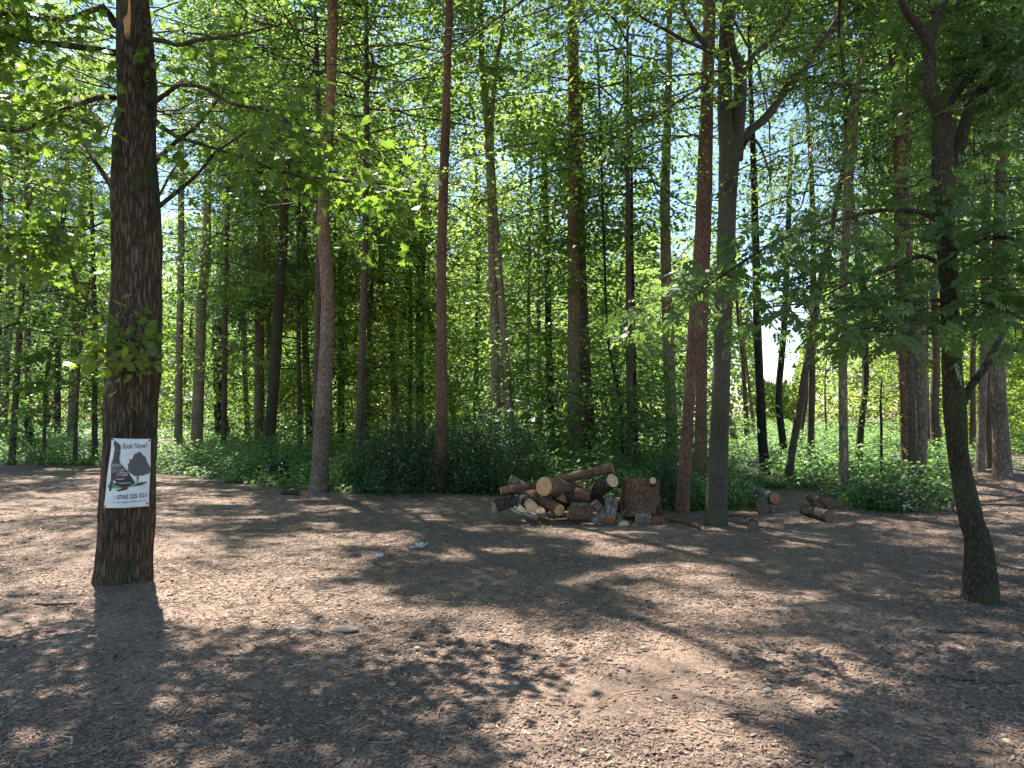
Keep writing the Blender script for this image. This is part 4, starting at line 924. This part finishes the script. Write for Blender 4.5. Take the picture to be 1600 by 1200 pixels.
# far wood edge that reads as one mass
def far_wood():
    rg = np.random.default_rng(31)
    n = 230000
    px = rg.uniform(-900, 2500, n); Y = rg.uniform(80, 120, n); X = (px - 800) / F * Y
    top = 15 + 7 * vnoise(X * .09, Y * .05, 6) + 4 * vnoise(X * .35, Y * .2, 7)
    gap = np.exp(-((px - 1217) / 46.0) ** 4)
    top = top * (1 - gap) + gap * (3.2 + 1.6 * vnoise(X * .5, Y * .1, 5))
    z = top * rg.uniform(0, 1, n) ** .8
    C = np.stack([X, Y, z], -1)
    A = rg.normal(0, 1, (n, 3)); Nn = norm(rg.normal(0, .6, (n, 3)) + np.array([0, -.3, .8]))
    rn = np.clip(vnoise(X * .25, z * .4, 9) * .7 + .3 * rg.uniform(0, 1, n), 0, 1)
    o = link("far_wood", leaves_mesh("far_wood", C, A, Nn, rg.uniform(.4, .85, n), LEAF4, rn), M['mid'])
    tag(o, "dense far edge of the wood closing the view", "wood", kind="stuff")
far_wood()

# ------------------------------------------------------------------ ground cover
def undergrowth():
    rg = np.random.default_rng(55)
    n = 42000
    r = rg.uniform(-.80, .80, n); Y = 12.0 * (70 / 12.0) ** rg.uniform(0, 1, n); X = r * Y
    D = edge_depth(X, Y)
    ok = (Y > D + .15 * vnoise(X * 3, Y * 3, 1)) & ~((px_of(X, Y) > 1484) & (Y < 21))
    ok &= ~((np.abs(px_of(X, Y) - 270) < 40) & (Y > 30) & (Y < 36))
    X, Y, D = X[ok], Y[ok], D[ok]
    pat = vnoise(X * .55 + 3, Y * .4, 71) * .6 + vnoise(X * 1.7, Y * 1.4, 72) * .4
    kk = pat > .36; X, Y, D, pat = X[kk], Y[kk], D[kk], pat[kk]
    h = (.12 + .46 * np.clip((Y - D) / 2.6, 0, 1)) * (.3 + 1.5 * pat * vnoise(X * 1.1, Y * .8, 2) * 1.4)
    n = len(X); per = 9
    ii = np.repeat(np.arange(n), per); m_ = len(ii)
    a = rg.uniform(0, 2 * math.pi, m_); hz = h[ii] * rg.uniform(.15, 1.1, m_); rad = rg.uniform(0, .16, m_) + .02 * Y[ii] / 14
    C = np.stack([X[ii] + np.cos(a) * rad, Y[ii] + np.sin(a) * rad, gz(X[ii], Y[ii]) + hz], -1)
    A = np.stack([np.cos(a), np.sin(a), rg.normal(-.15, .3, m_)], -1); Nn = np.array([0, 0, 1.0]) + rg.normal(0, .4, (m_, 3))
    s = rg.uniform(.055, .12, m_) * (1 + np.maximum(0, Y[ii] - 18) * .022)
    rn = np.clip(.5 * vnoise(X[ii] * .9, Y[ii] * .9, 8) + .5 * rg.uniform(0, 1, m_), 0, 1)
    o = link("undergrowth", leaves_mesh("undergrowth", C, A, Nn, s, LEAF4 * np.array([1, 1.15, 1]), rn), M['nettle'])
    tag(o, "green nettles and low plants covering the wood floor", "undergrowth", kind="stuff")
undergrowth()

def bush(name, px, py, wpx, hpx, mat, label, seed, dens=1.0, leaf=.062, depth=1.2):
    b = on_ground(px, py); Y = b[1] + depth * .55; b = np.array([(px - 800) / F * Y, Y, float(gz((px - 800) / F * Y, Y))])
    rx = wpx / 2 / F * Y; rz = hpx / F * Y; ry = depth
    rg = np.random.default_rng(seed)
    n = int(6400 * dens * rx * rz)
    # arching stems
    ns = int(26 * rx + 10); a = rg.uniform(0, 2 * math.pi, ns)
    cx, cy = rg.uniform(-.6, .6, ns) * rx, rg.uniform(-.5, .5, ns) * ry
    SA, SB, pts = [], [], []
    for k in range(ns):
        p = np.array([cx[k], cy[k], 0.]); hgt = rz * rg.uniform(.55, 1.1) * math.sqrt(max(.1, 1 - (cx[k] / rx) ** 2)); out_ = np.array([math.cos(a[k]) * rx * .4, math.sin(a[k]) * ry * .4, 0])
        q = [p, p + out_ * .25 + np.array([0, 0, hgt * .7]), p + out_ * .6 + np.array([0, 0, hgt]), p + out_ * 1.1 + np.array([0, 0, hgt * .62])]
        for i_ in range(3): SA.append(q[i_]); SB.append(q[i_ + 1])
        pts.append(np.array(q))
    # leaves fill a lumpy mound, thickest near its outside
    a2 = rg.uniform(0, 2 * math.pi, n); el = np.arcsin(rg.uniform(0, 1, n)); k_ = rg.uniform(.0, 1, n) ** .35
    lump = .72 + .55 * vnoise(np.cos(a2) * 2.2 + seed, np.sin(a2) * 2.2 + el * 2.5, seed)
    C = np.stack([np.cos(a2) * np.cos(el) * rx * 1.08, np.sin(a2) * np.cos(el) * ry, np.sin(el) ** .8 * rz], -1) * (k_ * lump)[:, None] + rg.normal(0, .035, (n, 3))
    out2 = norm(C / np.array([rx, ry, rz]) ** 2 + 1e-4)
    stray = rg.uniform(0, 1, n) < .05; q4 = np.array(pts)[rg.integers(0, ns, n), rg.integers(2, 4, n)] + rg.normal(0, .05, (n, 3)); C = np.where(stray[:, None], q4, C)
    kk = C[:, 2] > .01; C, out2 = C[kk], out2[kk]; n = len(C)
    A = rg.normal(0, 1, (n, 3)) - np.array([0, 0, .4]); Nn = norm(np.array([0, 0, .6]) + out2 * .7 + rg.normal(0, .45, (n, 3)))
    r = empty(name, b); tag(r, label, "bush" if 'thicket' not in label else "thicket")
    link("foliage", leaves_mesh("foliage", C, A, Nn, leaf * rg.uniform(.6, 1.35, n), LEAF6, np.clip(rg.beta(2, 2, n), 0, 1)), M[mat], r)
    V, Fc = segs_mesh(np.array(SA), np.array(SB), np.full(len(SA), .006), np.full(len(SA), .004), 4)
    link("stems", mesh_np("stems", V, Fc, 4), M['twig'], r)
    return r
bush("bramble_bush", 628, 772, 165, 112, 'bramble', "dark bramble thicket left of the slim reddish pine's foot", 1, depth=1.3)
bush("bramble_bush", 765, 773, 160, 112, 'bramble', "dark bramble thicket between the slim reddish pine and the log pile", 2, depth=1.4)
bush("bramble_bush", 700, 752, 150, 78, 'bramble', "low bramble linking the two thickets behind the slim reddish pine", 3, depth=1.0)
bush("elder_bush", 555, 765, 90, 62, 'nettle', "light green weedy bush right of the tall straight pine's foot", 4, depth=.9, dens=.7)
bush("bramble_bush", 1412, 803, 130, 40, 'bramble', "low green thicket at the foot of the scaly brown trunk", 5, depth=.8, leaf=.055)
bush("bramble_bush", 1350, 797, 70, 36, 'nettle', "small leafy bush beside the pale lit trunk's foot", 6, depth=.5)
bush("ivy_bush", 435, 752, 34, 36, 'ivy', "round dark ivy tuft at the foot of the leaning mossy trunk", 7, depth=.35, dens=1.6)
bush("elder_bush", 845, 768, 60, 70, 'nettle', "pale leafy weed clump right behind the left end of the log pile", 8, depth=.6, dens=.8)
bush("nettle_bush", 1150, 795, 60, 40, 'nettle', "green nettle clump at the right foot of the grey forked tree", 9, depth=.6)
bush("bramble_bush", 1040, 795, 60, 80, 'bramble', "dark leafy bush behind the upright round stump block", 10, depth=.8)

# ------------------------------------------------------------------ logs
def log(name, A, B, ra, rb, label, bark='logbark', cutA='cut', cutB='cut', group=None, seed=0, sides=22, bend=0.0, cat="log", knots=0):
    """A,B world points of the two ends, A first; bark tube plus a cut face at each end"""
    A, B = np.asarray(A, float), np.asarray(B, float); c = (A + B) / 2
    ax = norm(B - A); L_ = np.linalg.norm(B - A)
    r = empty(name, c); tag(r, label, cat, group)
    q = Vector(tuple(ax)).to_track_quat('Z', 'Y'); r.rotation_mode = 'QUATERNION'; r.rotation_quaternion = q
    mid = np.array([bend, 0, 0]); pts = [np.array([0, 0, -L_ / 2]), mid * .8 + [0, 0, -L_ / 6], mid * .8 + [0, 0, L_ / 6], np.array([0, 0, L_ / 2])]
    me = tube("bark", pts, [ra, ra * .67 + rb * .33, ra * .33 + rb * .67, rb], sides=sides, rough=.09, seed=seed, step=max(.02, L_ / 30), freq=6)
    link("bark", me, M[bark], r)
    for z, rad, mt, sg in ((-L_ / 2, ra, cutA, -1), (L_ / 2, rb, cutB, 1)):
        if mt is None: continue
        rg = np.random.default_rng(seed + int(sg)); V = [(0, 0, z + sg * .006)]
        for k in range(sides):
            a = 2 * math.pi * k / sides; rr = rad * .93 * (1 + rg.normal(0, .025)); V.append((rr * math.cos(a), rr * math.sin(a), z + sg * .004))
        for k in range(sides):
            a = 2 * math.pi * k / sides; V.append((rad * .9 * math.cos(a), rad * .9 * math.sin(a), z - sg * .02))
        fc = [(0, 1 + k, 1 + (k + 1) % sides) for k in range(sides)] + [(1 + k, 1 + sides + k, 1 + sides + (k + 1) % sides, 1 + (k + 1) % sides) for k in range(sides)]
        m_ = bpy.data.meshes.new("cut_face"); m_.from_pydata(V, [], fc); m_.update(); link("cut_face", m_, M[mt], r)
    rg = np.random.default_rng(seed + 9)
    for k in range(knots):
        z = rg.uniform(-.35, .35) * L_; a = rg.uniform(0, 6.28); d = np.array([math.cos(a), math.sin(a), .6]); p0 = np.array([0, 0, z]) + d * ra * .7
        link("branch_stub", tube("branch_stub", [p0, p0 + d * ra * .6, p0 + d * ra * 1.2], [ra * .28, ra * .22, ra * .14], sides=8, rough=.15, seed=k, step=.02), M[bark], r)
    return r
def split_block(name, px, py, Y, L_, W_, H_, rot, label, mat='cutold', bark='logbark', group=None, seed=0, cat="log"):
    """a cleft billet: bark-backed half round lying with its split face out, built round and hewn flat"""
    c = at(px, py, Y); r = empty(name, c); tag(r, label, cat, group); r.rotation_euler = rot
    rg = np.random.default_rng(seed); nl, ns = 9, 12
    V = []
    for i in range(nl):
        x = (i / (nl - 1) - .5) * L_
        for j in range(ns):
            a = math.pi * j / (ns - 1); w = 1 + rg.normal(0, .035)
            V.append((x + rg.normal(0, .004), math.cos(a) * W_ / 2 * w, math.sin(a) * H_ * w))
    fb = [(i * ns + j, i * ns + j + 1, (i + 1) * ns + j + 1, (i + 1) * ns + j) for i in range(nl - 1) for j in range(ns - 1)]
    m_ = bpy.data.meshes.new("bark"); m_.from_pydata(V, [], fb); m_.update(); link("bark", m_, M[bark], r)
    V2 = []; nw = 7
    for i in range(nl):
        for j in range(nw):
            f = j / (nw - 1); V2.append(((i / (nl - 1) - .5) * L_, (1 - 2 * f) * W_ / 2 * .98, -.004 + rg.normal(0, .006) * (0 < j < nw - 1)))
    ff = [(i * nw + j, (i + 1) * nw + j, (i + 1) * nw + j + 1, i * nw + j + 1) for i in range(nl - 1) for j in range(nw - 1)]
    m_ = bpy.data.meshes.new("split_face"); m_.from_pydata(V2, [], ff); m_.update(); link("split_face", m_, M[mat], r)
    for i, nm in ((0, -1), (nl - 1, 1)):
        ring = [np.array(V[i * ns + j]) * np.array([1, .97, .97]) + np.array([nm * .004, 0, 0]) for j in range(ns)]
        m_ = bpy.data.meshes.new("cut_end"); m_.from_pydata([tuple(v) for v in ring], [], [tuple(range(ns))]); m_.update(); link("cut_end", m_, M[mat], r)
    return r
YP = on_ground(900, 818)[1]
def pt(px, py, dy): return at(px, py, YP + dy)
G = "logs heaped in the log pile"
u = YP / F
log("log", pt(874, 749, .55), pt(957, 731, .35), 7 * u, 8 * u, "long slim log lying across the very top of the pile, pointing up to the right", 'logbark', 'cutold', 'cutold', G, 1, knots=2)
log("log", pt(850, 760, -.05), pt(905, 767, .75), 15.5 * u, 13 * u, "fat log with a bright tan face pointing left, high in the pile's middle", 'logbark', 'cut', 'cutold', G, 2)
log("log", pt(783, 767, .15), pt(842, 757, .30), 6 * u, 6.5 * u, "thin bark-covered log sticking out at the upper left of the pile", 'logbark', 'cutold', 'cutold', G, 3, knots=2)
log("log", pt(874, 797, -.12), pt(816, 764, .75), 9.5 * u, 9 * u, "long log sloping down right with its orange end near the ground", 'logbark', 'cut', 'cutold', G, 4)
log("log", pt(830, 792, -.10), pt(818, 780, .65), 10 * u, 9 * u, "short log showing a round pale tan end at the lower left of the pile", 'darklog', 'cutpale', 'cutold', G, 5)
log("log", pt(803, 797, -.15), pt(838, 808, -.30), 6 * u, 5 * u, "pale grey barkless log lying on the chips at the pile's lower left", 'greylog', 'cutold', 'cutold', G, 6)
log("log", pt(957, 751, .05), pt(918, 777, .70), 11 * u, 12 * u, "dark log tilted up right with a tan end, left of the upright stump block", 'darklog', 'cutpale', 'cutold', G, 7)
log("log", pt(952, 814, -.18), pt(955, 782, .10), 10 * u, 10 * u, "short log standing nearly upright at the pile front, orange end low", 'greylog', 'cutred', 'cutold', G, 8)
log("log", pt(974, 822, -.30), pt(962, 811, .0), 9 * u, 8 * u, "stubby pale log leaning at the pile's front right foot", 'greylog', 'cutpale', 'cutold', G, 9)
log("stump_block", pt(1000, 803, .30), pt(1000, 750, .38), 31 * u, 30 * u, "huge upright round of trunk with ridged bark at the right end of the pile", 'logbark', 'cutold', 'cutold', G, 10, sides=40, cat="stump")
log("log", pt(1020, 751, -.02), pt(1020, 760, .32), 5.5 * u, 6 * u, "little pale-ended log resting on the top right of the upright stump block", 'logbark', 'cutpale', 'cutold', G, 11)
log("log", pt(1022, 775, .30), pt(1026, 806, .20), 9 * u, 11 * u, "narrow bark slab log leaning on the right side of the upright stump block", 'darklog', 'cutold', 'cutold', G, 12)
split_block("split_log", 790, 792, YP + .1, .32, .24, .13, (.15, -.2, .3), "broken reddish stump piece at the far left foot of the pile", 'cutold', 'darklog', G, 1)
split_block("split_log", 807, 756, YP + .45, .24, .16, .08, (1.1, .5, .2), "pale split piece poking up behind the thin upper left log", 'cutold', 'greylog', G, 2)
split_block("split_log", 911, 772, YP - .08, .20, .16, .10, (1.35, .1, -.2), "split wedge with a mossy yellow face under the fat log", 'cutmoss', 'logbark', G, 3)
split_block("split_log", 910, 789, YP + .0, .34, .14, .07, (2.6, .05, .1), "pale flat plank of split wood in the middle of the pile", 'cutold', 'greylog', G, 4)
split_block("split_log", 906, 803, YP - .12, .34, .18, .10, (1.6, .04, .05), "rectangular split block with its greyish grain facing out at the pile's front", 'cutold', 'logbark', G, 5)
split_block("split_log", 936, 794, YP - .05, .26, .13, .08, (1.9, .8, .3), "grey split piece slanting between the flat plank and the upright short log", 'cutold', 'greylog', G, 6)
split_block("split_log", 935, 810, YP - .2, .20, .12, .07, (1.2, -.5, .2), "small grey split piece on the ground at the front of the pile", 'cutold', 'greylog', G, 7)
split_block("split_log", 1004, 811, YP - .12, .20, .17, .09, (1.7, 0, .1), "squat split block in front of the upright stump block", 'cutold', 'greylog', G, 8)
split_block("split_log", 1026, 815, YP - .12, .20, .17, .09, (1.4, 0, -.15), "moss-stained split block in front of the stump block's right edge", 'cutmoss', 'logbark', G, 9)
split_block("split_log", 887, 783, YP + .25, .3, .2, .12, (.2, .1, .8), "dark split piece wedged under the middle of the pile", 'cutold', 'darklog', G, 10)
log("log", pt(860, 785, .45), pt(990, 790, .55), 12 * u, 12 * u, "dark log lying flat along the back base of the pile", 'darklog', 'cutold', 'cutold', G, 13)
log("log", pt(850, 790, .75), pt(930, 768, .80), 12 * u, 11 * u, "dark log slanting through the back of the pile", 'darklog', 'cutold', 'cutold', G, 14)
def gp(px, py, r_=0): b = on_ground(px, py); return b + np.array([0, 0, r_])
log("fallen_branch", gp(1049, 814, .04), gp(1098, 829, .035), .045, .03, "bare fallen branch on the chips left of the grey forked tree's foot", 'logbark', 'cutold', 'cutpale', None, 15, bend=.05, cat="branch", knots=1)
G2 = "logs lying loose in the clearing"
log("log", gp(1211, 788, .10), gp(1174, 772, .10), .095, .09, "log with a red-orange cut end by the nettles right of the grey forked tree", 'greylog', 'cutred', 'cutold', G2, 16)
log("log", gp(1193, 803, .09), gp(1188, 786, .09), .105, .09, "short mossy log lying just in front of the red-ended log", 'mossy', 'cutdark', 'cutold', G2, 17)
log("log", gp(1177, 829, .06), gp(1170, 816, .06), .075, .055, "small stubby log on the chips nearest the grey forked tree's right side", 'darklog', 'cutdark', 'cutold', G2, 18)
log("log", gp(1296, 816, .08), gp(1256, 806, .08), .085, .07, "dark log lying alone in the open chips right of the loose logs", 'darklog', 'cutdark', 'cutold', G2, 19)
log("wood_stub", gp(1274, 791, .02), gp(1269, 791, .02) + np.array([-.08, 0, .17]), .06, .05, "left of the two small upright stubs behind the lone dark log", 'logbark', 'cutold', 'cutold', None, 20, cat="stump")
log("wood_stub", gp(1296, 795, .02), gp(1290, 795, .02) + np.array([-.13, 0, .16]), .06, .045, "right-leaning one of the two small upright stubs behind the lone dark log", 'logbark', 'cutold', 'cutold', None, 21, cat="stump")
log("log", gp(443, 773, .05), gp(470, 774, .05), .06, .05, "small black log on the chips before the ivy tuft", 'darklog', 'cutold', 'cutold', None, 22)
def stick(pts, r_, label, mat='twig', seed=0):
    P = [gp(x, y, z) for x, y, z in pts]; b = P[0]
    o = empty("stick", b); tag(o, label, "stick")
    link("bark", tube("bark", [p - b for p in P], [r_, r_ * .85, r_ * .6] if len(P) == 3 else [r_, r_ * .5], sides=8, rough=.15, seed=seed, step=.03), M[mat], o)
stick([(1262, 756, .3), (1272, 764, .18), (1290, 775, .04)], .018, "pale bare stick sticking out of the nettles behind the two small stubs", 'greylog', 1)
stick([(1138, 808, .01), (1150, 808, .03), (1162, 808, .01)], .014, "thin stick lying flat at the right foot of the grey forked tree", 'twig', 2)
stick([(1275, 1116, .012), (1290, 1113, .02), (1302, 1112, .012)], .008, "pale splinter stick on the sunlit chips low in the right half", 'greylog', 3)
stick([(1460, 988, .012), (1500, 992, .02), (1540, 990, .012)], .010, "brown stick on the shaded chips below the crooked right tree", 'twig', 4)
stick([(1525, 1068, .012), (1490, 1066, .02), (1470, 1060, .012)], .008, "short brown stick in shade right of the sunlit patch", 'twig', 5)
stick([(55, 946, .012), (85, 948, .018), (120, 945, .012)], .010, "brown stick in the shade below the poster tree at far left", 'twig', 6)

# ------------------------------------------------------------------ small things on the chips
def stone(name, px, py, sx, sy, sz, mat, label, cat, seed, rz=0):
    b = gp(px, py, .0); rg = np.random.default_rng(seed)
    nu, nv = 14, 9; V = []
    for i in range(nv):
        th = math.pi * (i + .5) / nv
        for j in range(nu):
            a = 2 * math.pi * j / nu; k = 1 + .28 * (mnoise.noise(Vector((math.cos(a) * 1.2 + seed, math.sin(a) * 1.2, math.cos(th) * 1.5))))
            V.append((math.sin(th) * math.cos(a) * sx * k, math.sin(th) * math.sin(a) * sy * k, math.cos(th) * sz * k + sz * .25))
    fc = [(i * nu + j, (i + 1) * nu + j, (i + 1) * nu + (j + 1) % nu, i * nu + (j + 1) % nu) for i in range(nv - 1) for j in range(nu)] + [tuple(range(nu)), tuple(range((nv - 1) * nu, nv * nu))[::-1]]
    m_ = bpy.data.meshes.new(name); m_.from_pydata(V, [], fc); m_.update()
    for p_ in m_.polygons: p_.use_smooth = True
    o = link(name, m_, M[mat], None, b); o.rotation_euler = (0, 0, rz); tag(o, label, cat); return o
stone("flat_stone", 462, 986, .095, .05, .022, 'rock', "pale flat stone half sunk in the chips, below and right of the poster tree", "stone", 1, .3)
stone("flat_stone", 537, 984, .11, .07, .018, 'rock', "greyish flat stone right of the pale half-sunk one", "stone", 2)
stone("stone", 284, 1166, .035, .022, .012, 'rock', "small grey stone in the dark chips at lower left", "stone", 3)
stone("stone", 1126, 985, .03, .022, .018, 'rock', "small pale stone on the shaded chips in the middle right", "stone", 4)
stone("stone", 912, 1031, .022, .018, .015, 'rock', "tiny pale stone at the left end of the large sunlit patch", "stone", 5)
stone("stone", 1200, 1083, .03, .024, .024, 'rock', "small upright pale stone in the sunlit chips at lower right", "stone", 6)
stone("pine_cone", 645, 999, .034, .026, .024, 'cone', "dark pine cone on the chips near the middle of the clearing", "pine cone", 7)
def feather(px, py, s, rz, label, mat='feather', name="feather", cat="feather", seed=0):
    b = gp(px, py, .015); rg = np.random.default_rng(seed)
    n_ = 70; a = rg.uniform(0, 6.28, n_); C = np.stack([rg.normal(0, .3, n_) * s, rg.normal(0, .2, n_) * s, rg.uniform(0, .3, n_) * s], -1)
    o = link(name, leaves_mesh(name, C, np.stack([np.cos(a), np.sin(a), rg.uniform(.1, .9, n_)], -1), rg.normal(0, 1, (n_, 3)), rg.uniform(.35, .8, n_) * s, NARROW, rg.uniform(0, 1, n_)), M[mat], None, b); tag(o, label, cat)
feather(655, 857, .085, 0, "fluffy white down tuft on the sunlit chips, right of the shallow hollow", seed=1)
feather(592, 872, .065, 0, "smaller white down tuft at the right edge of the shallow hollow", seed=2)
def fallen_leaf(px, py, s, rz, label, seed):
    b = gp(px, py, .016); Tt = LOBED * np.array([1, .8, 1])
    o = link("fallen_leaf", leaves_mesh("fallen_leaf", np.zeros((1, 3)), np.array([[math.cos(rz), math.sin(rz), .12]]), np.array([[.1, -.2, 1.0]]), np.array([s]), Tt, np.array([.8])), M['deadleaf'], None, b)
    o.modifiers.new("thick", 'SOLIDIFY').thickness = .0015; tag(o, label, "leaf")
fallen_leaf(608, 1075, .06, .9, "yellowish fallen leaf in the dark chips left of centre", 1)
fallen_leaf(905, 1180, .05, .1, "pale fallen leaf at the bottom of the photo near the middle", 2)
fallen_leaf(1318, 1118, .055, 1.2, "pale fallen leaf at the edge of the sunlit patch, lower right", 3)
fallen_leaf(655, 1018, .06, 2.2, "small fallen leaf in the sunlit spot just below the pine cone", 4)
fallen_leaf(1002, 1017, .05, .4, "small pale leaf in the big sunlit patch, middle right", 5)
fallen_leaf(530, 972, .05, 2.6, "small whitish leaf on the greyish flat stone's upper edge", 6)

# ------------------------------------------------------------------ the poster nailed to the big tree
def poster():
    Ys = OAKY - .325
    cor = {k: at(x, y, Ys) for k, (x, y) in dict(TL=(168, 685), TR=(231, 686), BR=(228.5, 792), BL=(156, 795)).items()}
    b = (cor['TL'] + cor['BR']) / 2
    r = empty("poster_sign", b); tag(r, "white portrait poster with a howling dog and a tree, nailed to the thick left trunk", "sign")
    def S3(u_, v_, off):
        p = (cor['TL'] * (1 - u_) + cor['TR'] * u_) * (1 - v_) + (cor['BL'] * (1 - u_) + cor['BR'] * u_) * v_
        p = p.copy(); p[1] += .060 * (2 * u_ - 1.04) ** 2 + .005 * math.sin(v_ * 9 + u_ * 4) * (1 - .3 * u_) + .006 * math.sin(v_ * 3 + 1) - off
        return p - b
    def uv(x, y):
        v_ = (y - 185) / 823.0; xl = 158 - 35 * v_; xr = 688 - 22 * v_
        return (x - xl) / (xr - xl), v_
    nu, nv = 24, 36
    V = [S3(i / nu, j / nv, 0) for j in range(nv + 1) for i in range(nu + 1)]
    Fc = [(j * (nu + 1) + i, (j + 1) * (nu + 1) + i, (j + 1) * (nu + 1) + i + 1, j * (nu + 1) + i + 1) for j in range(nv) for i in range(nu)]
    me = bpy.data.meshes.new("panel"); me.from_pydata([tuple(v) for v in V], [], Fc); me.update()
    for p_ in me.polygons: p_.use_smooth = True
    o = link("panel", me, M['signwhite'], r); sm = o.modifiers.new("thick", 'SOLIDIFY'); sm.thickness = .003; sm.offset = -1
    import bmesh
    def poly(name, pts, mat, off, dense=12, jag=0, seed=0, label=None):
        rg = np.random.default_rng(seed)
        if jag:
            q = []
            for i in range(len(pts)):
                a_, c_ = np.array(pts[i], float), np.array(pts[(i + 1) % len(pts)], float); m_ = max(1, int(np.linalg.norm(c_ - a_) / jag))
                for k in range(m_): q.append(a_ + (c_ - a_) * k / m_ + rg.normal(0, jag * .33, 2))
            pts = q
        bm = bmesh.new(); vs = [bm.verts.new((p_[0], p_[1], 0)) for p_ in pts]; bm.faces.new(vs); bm.normal_update()
        bmesh.ops.triangulate(bm, faces=bm.faces[:])
        for x in range(140, 700, 40): bmesh.ops.bisect_plane(bm, geom=bm.verts[:] + bm.edges[:] + bm.faces[:], plane_co=(x, 0, 0), plane_no=(1, 0, 0))
        for y in range(180, 1020, 60): bmesh.ops.bisect_plane(bm, geom=bm.verts[:] + bm.edges[:] + bm.faces[:], plane_co=(0, y, 0), plane_no=(0, 1, 0))
        for v_ in bm.verts: v_.co = Vector(tuple(S3(*uv(v_.co.x, v_.co.y), off)))
        m_ = bpy.data.meshes.new(name); bm.to_mesh(m_); bm.free(); o = link(name, m_, M[mat], r)
        if label: o["label"] = label
    poly("grass_print", [(152, 762), (180, 722), (205, 690), (235, 690), (262, 722), (330, 745), (420, 738), (500, 740), (560, 730), (660, 745), (500, 760), (400, 772), (300, 780), (180, 770)], 'signgreen', .0015)
    poly("tree_print", [(565, 342), (600, 360), (610, 390), (635, 412), (640, 450), (660, 490), (675, 530), (680, 580), (665, 612), (630, 622), (600, 637), (575, 625), (557, 640), (557, 715), (543, 715), (543, 640), (510, 632), (485, 612), (455, 590), (432, 560), (442, 520), (435, 485), (462, 465), (450, 435), (490, 420), (500, 385), (530, 360)], 'signgrey', .003, jag=9, seed=3)
    poly("dog_print", [(205, 235), (225, 210), (250, 225), (270, 240), (310, 255), (325, 290), (322, 350), (318, 430), (330, 470), (370, 510), (410, 545), (440, 580), (465, 620), (490, 660), (510, 690), (530, 720), (480, 740), (445, 760), (440, 790), (400, 800), (330, 812), (292, 805), (300, 795), (360, 780), (375, 765), (300, 745), (262, 740), (260, 715), (300, 708), (270, 690), (250, 665), (240, 700), (228, 760), (220, 800), (200, 812), (185, 800), (195, 775), (185, 760), (190, 745), (205, 740), (212, 690), (208, 620), (200, 540), (190, 490), (205, 465), (215, 430), (222, 380), (228, 320), (225, 280), (205, 265)], 'signblack', .0045)
    poly("leaf_print", [(500, 742), (570, 716), (640, 704), (652, 714), (600, 735), (545, 750)], 'signblack', .0045)
    for pts in ([(265, 652), (300, 660), (350, 662), (400, 655), (400, 664), (350, 674), (300, 671)], [(300, 706), (360, 712), (430, 708), (478, 708), (478, 716), (430, 718), (360, 722)], [(330, 560), (420, 556), (425, 563), (330, 568)], [(335, 580), (400, 590), (440, 584), (440, 592), (400, 600), (335, 590)], [(350, 610), (400, 622), (440, 600), (444, 606), (402, 634), (350, 620)], [(292, 325), (306, 328), (304, 336), (294, 334)]):
        poly("stroke_print", pts, 'signstroke', .006)
    def text(s_, x0, y0, x1, y1, mat, slant=0, name="lettering", bold=0.0):
        cu = bpy.data.curves.new("t", 'FONT'); cu.body = s_; cu.offset = bold; cu.resolution_u = 3
        to = bpy.data.objects.new("t", cu); COL.objects.link(to); dg = bpy.context.evaluated_depsgraph_get(); dg.update()
        m_ = bpy.data.meshes.new_from_object(to.evaluated_get(dg)); bpy.data.objects.remove(to)
        co = np.empty(len(m_.vertices) * 3, np.float32); m_.vertices.foreach_get("co", co); co = co.reshape(-1, 3)
        mn, mx_ = co.min(0), co.max(0)
        for v_, c_ in zip(m_.vertices, co):
            fx = (c_[0] - mn[0]) / (mx_[0] - mn[0]); fy = (c_[1] - mn[1]) / (mx_[1] - mn[1])
            x = x0 + (x1 - x0) * fx; y = y1 + (y0 - y1) * fy + slant * fx
            v_.co = Vector(tuple(S3(*uv(x, y), .0075)))
        m_.update(); m_.name = name; m_.materials.clear(); link(name, m_, M[mat], r)
    text("Book Now!", 357, 236, 655, 306, 'signtext', -6)
    text("OSCAR'S", 203, 484, 350, 530, 'signlight', -4, bold=.008)
    text("DAYCARE", 216, 543, 400, 590, 'signstroke', -6)
    text("CENTRE", 285, 596, 440, 634, 'signstroke', -6)
    text("Tel", 260, 868, 303, 908, 'signtel', -4)
    text("07342 225 521", 318, 852, 650, 906, 'signtext', -10, bold=.02)
    text("Web", 252, 930, 300, 954, 'signtel', -2)
    text("oscarsdaycarecentre.co.uk", 312, 930, 648, 954, 'signtext', -8, bold=.01)
    for (x, y) in ((185, 202), (674, 205), (140, 990), (650, 972)):
        c = S3(*uv(x, y), .004); nn = 12
        V = [tuple(c + np.array([0, -.006, 0]))] + [tuple(c + np.array([math.cos(2 * math.pi * k / nn) * .0085, 0.0, math.sin(2 * math.pi * k / nn) * .0085])) for k in range(nn)]
        m_ = bpy.data.meshes.new("nail"); m_.from_pydata(V, [], [(0, 1 + (k + 1) % nn, 1 + k) for k in range(nn)] + [tuple(range(1, nn + 1))]); m_.update(); link("nail", m_, M['nail'], r)
poster()
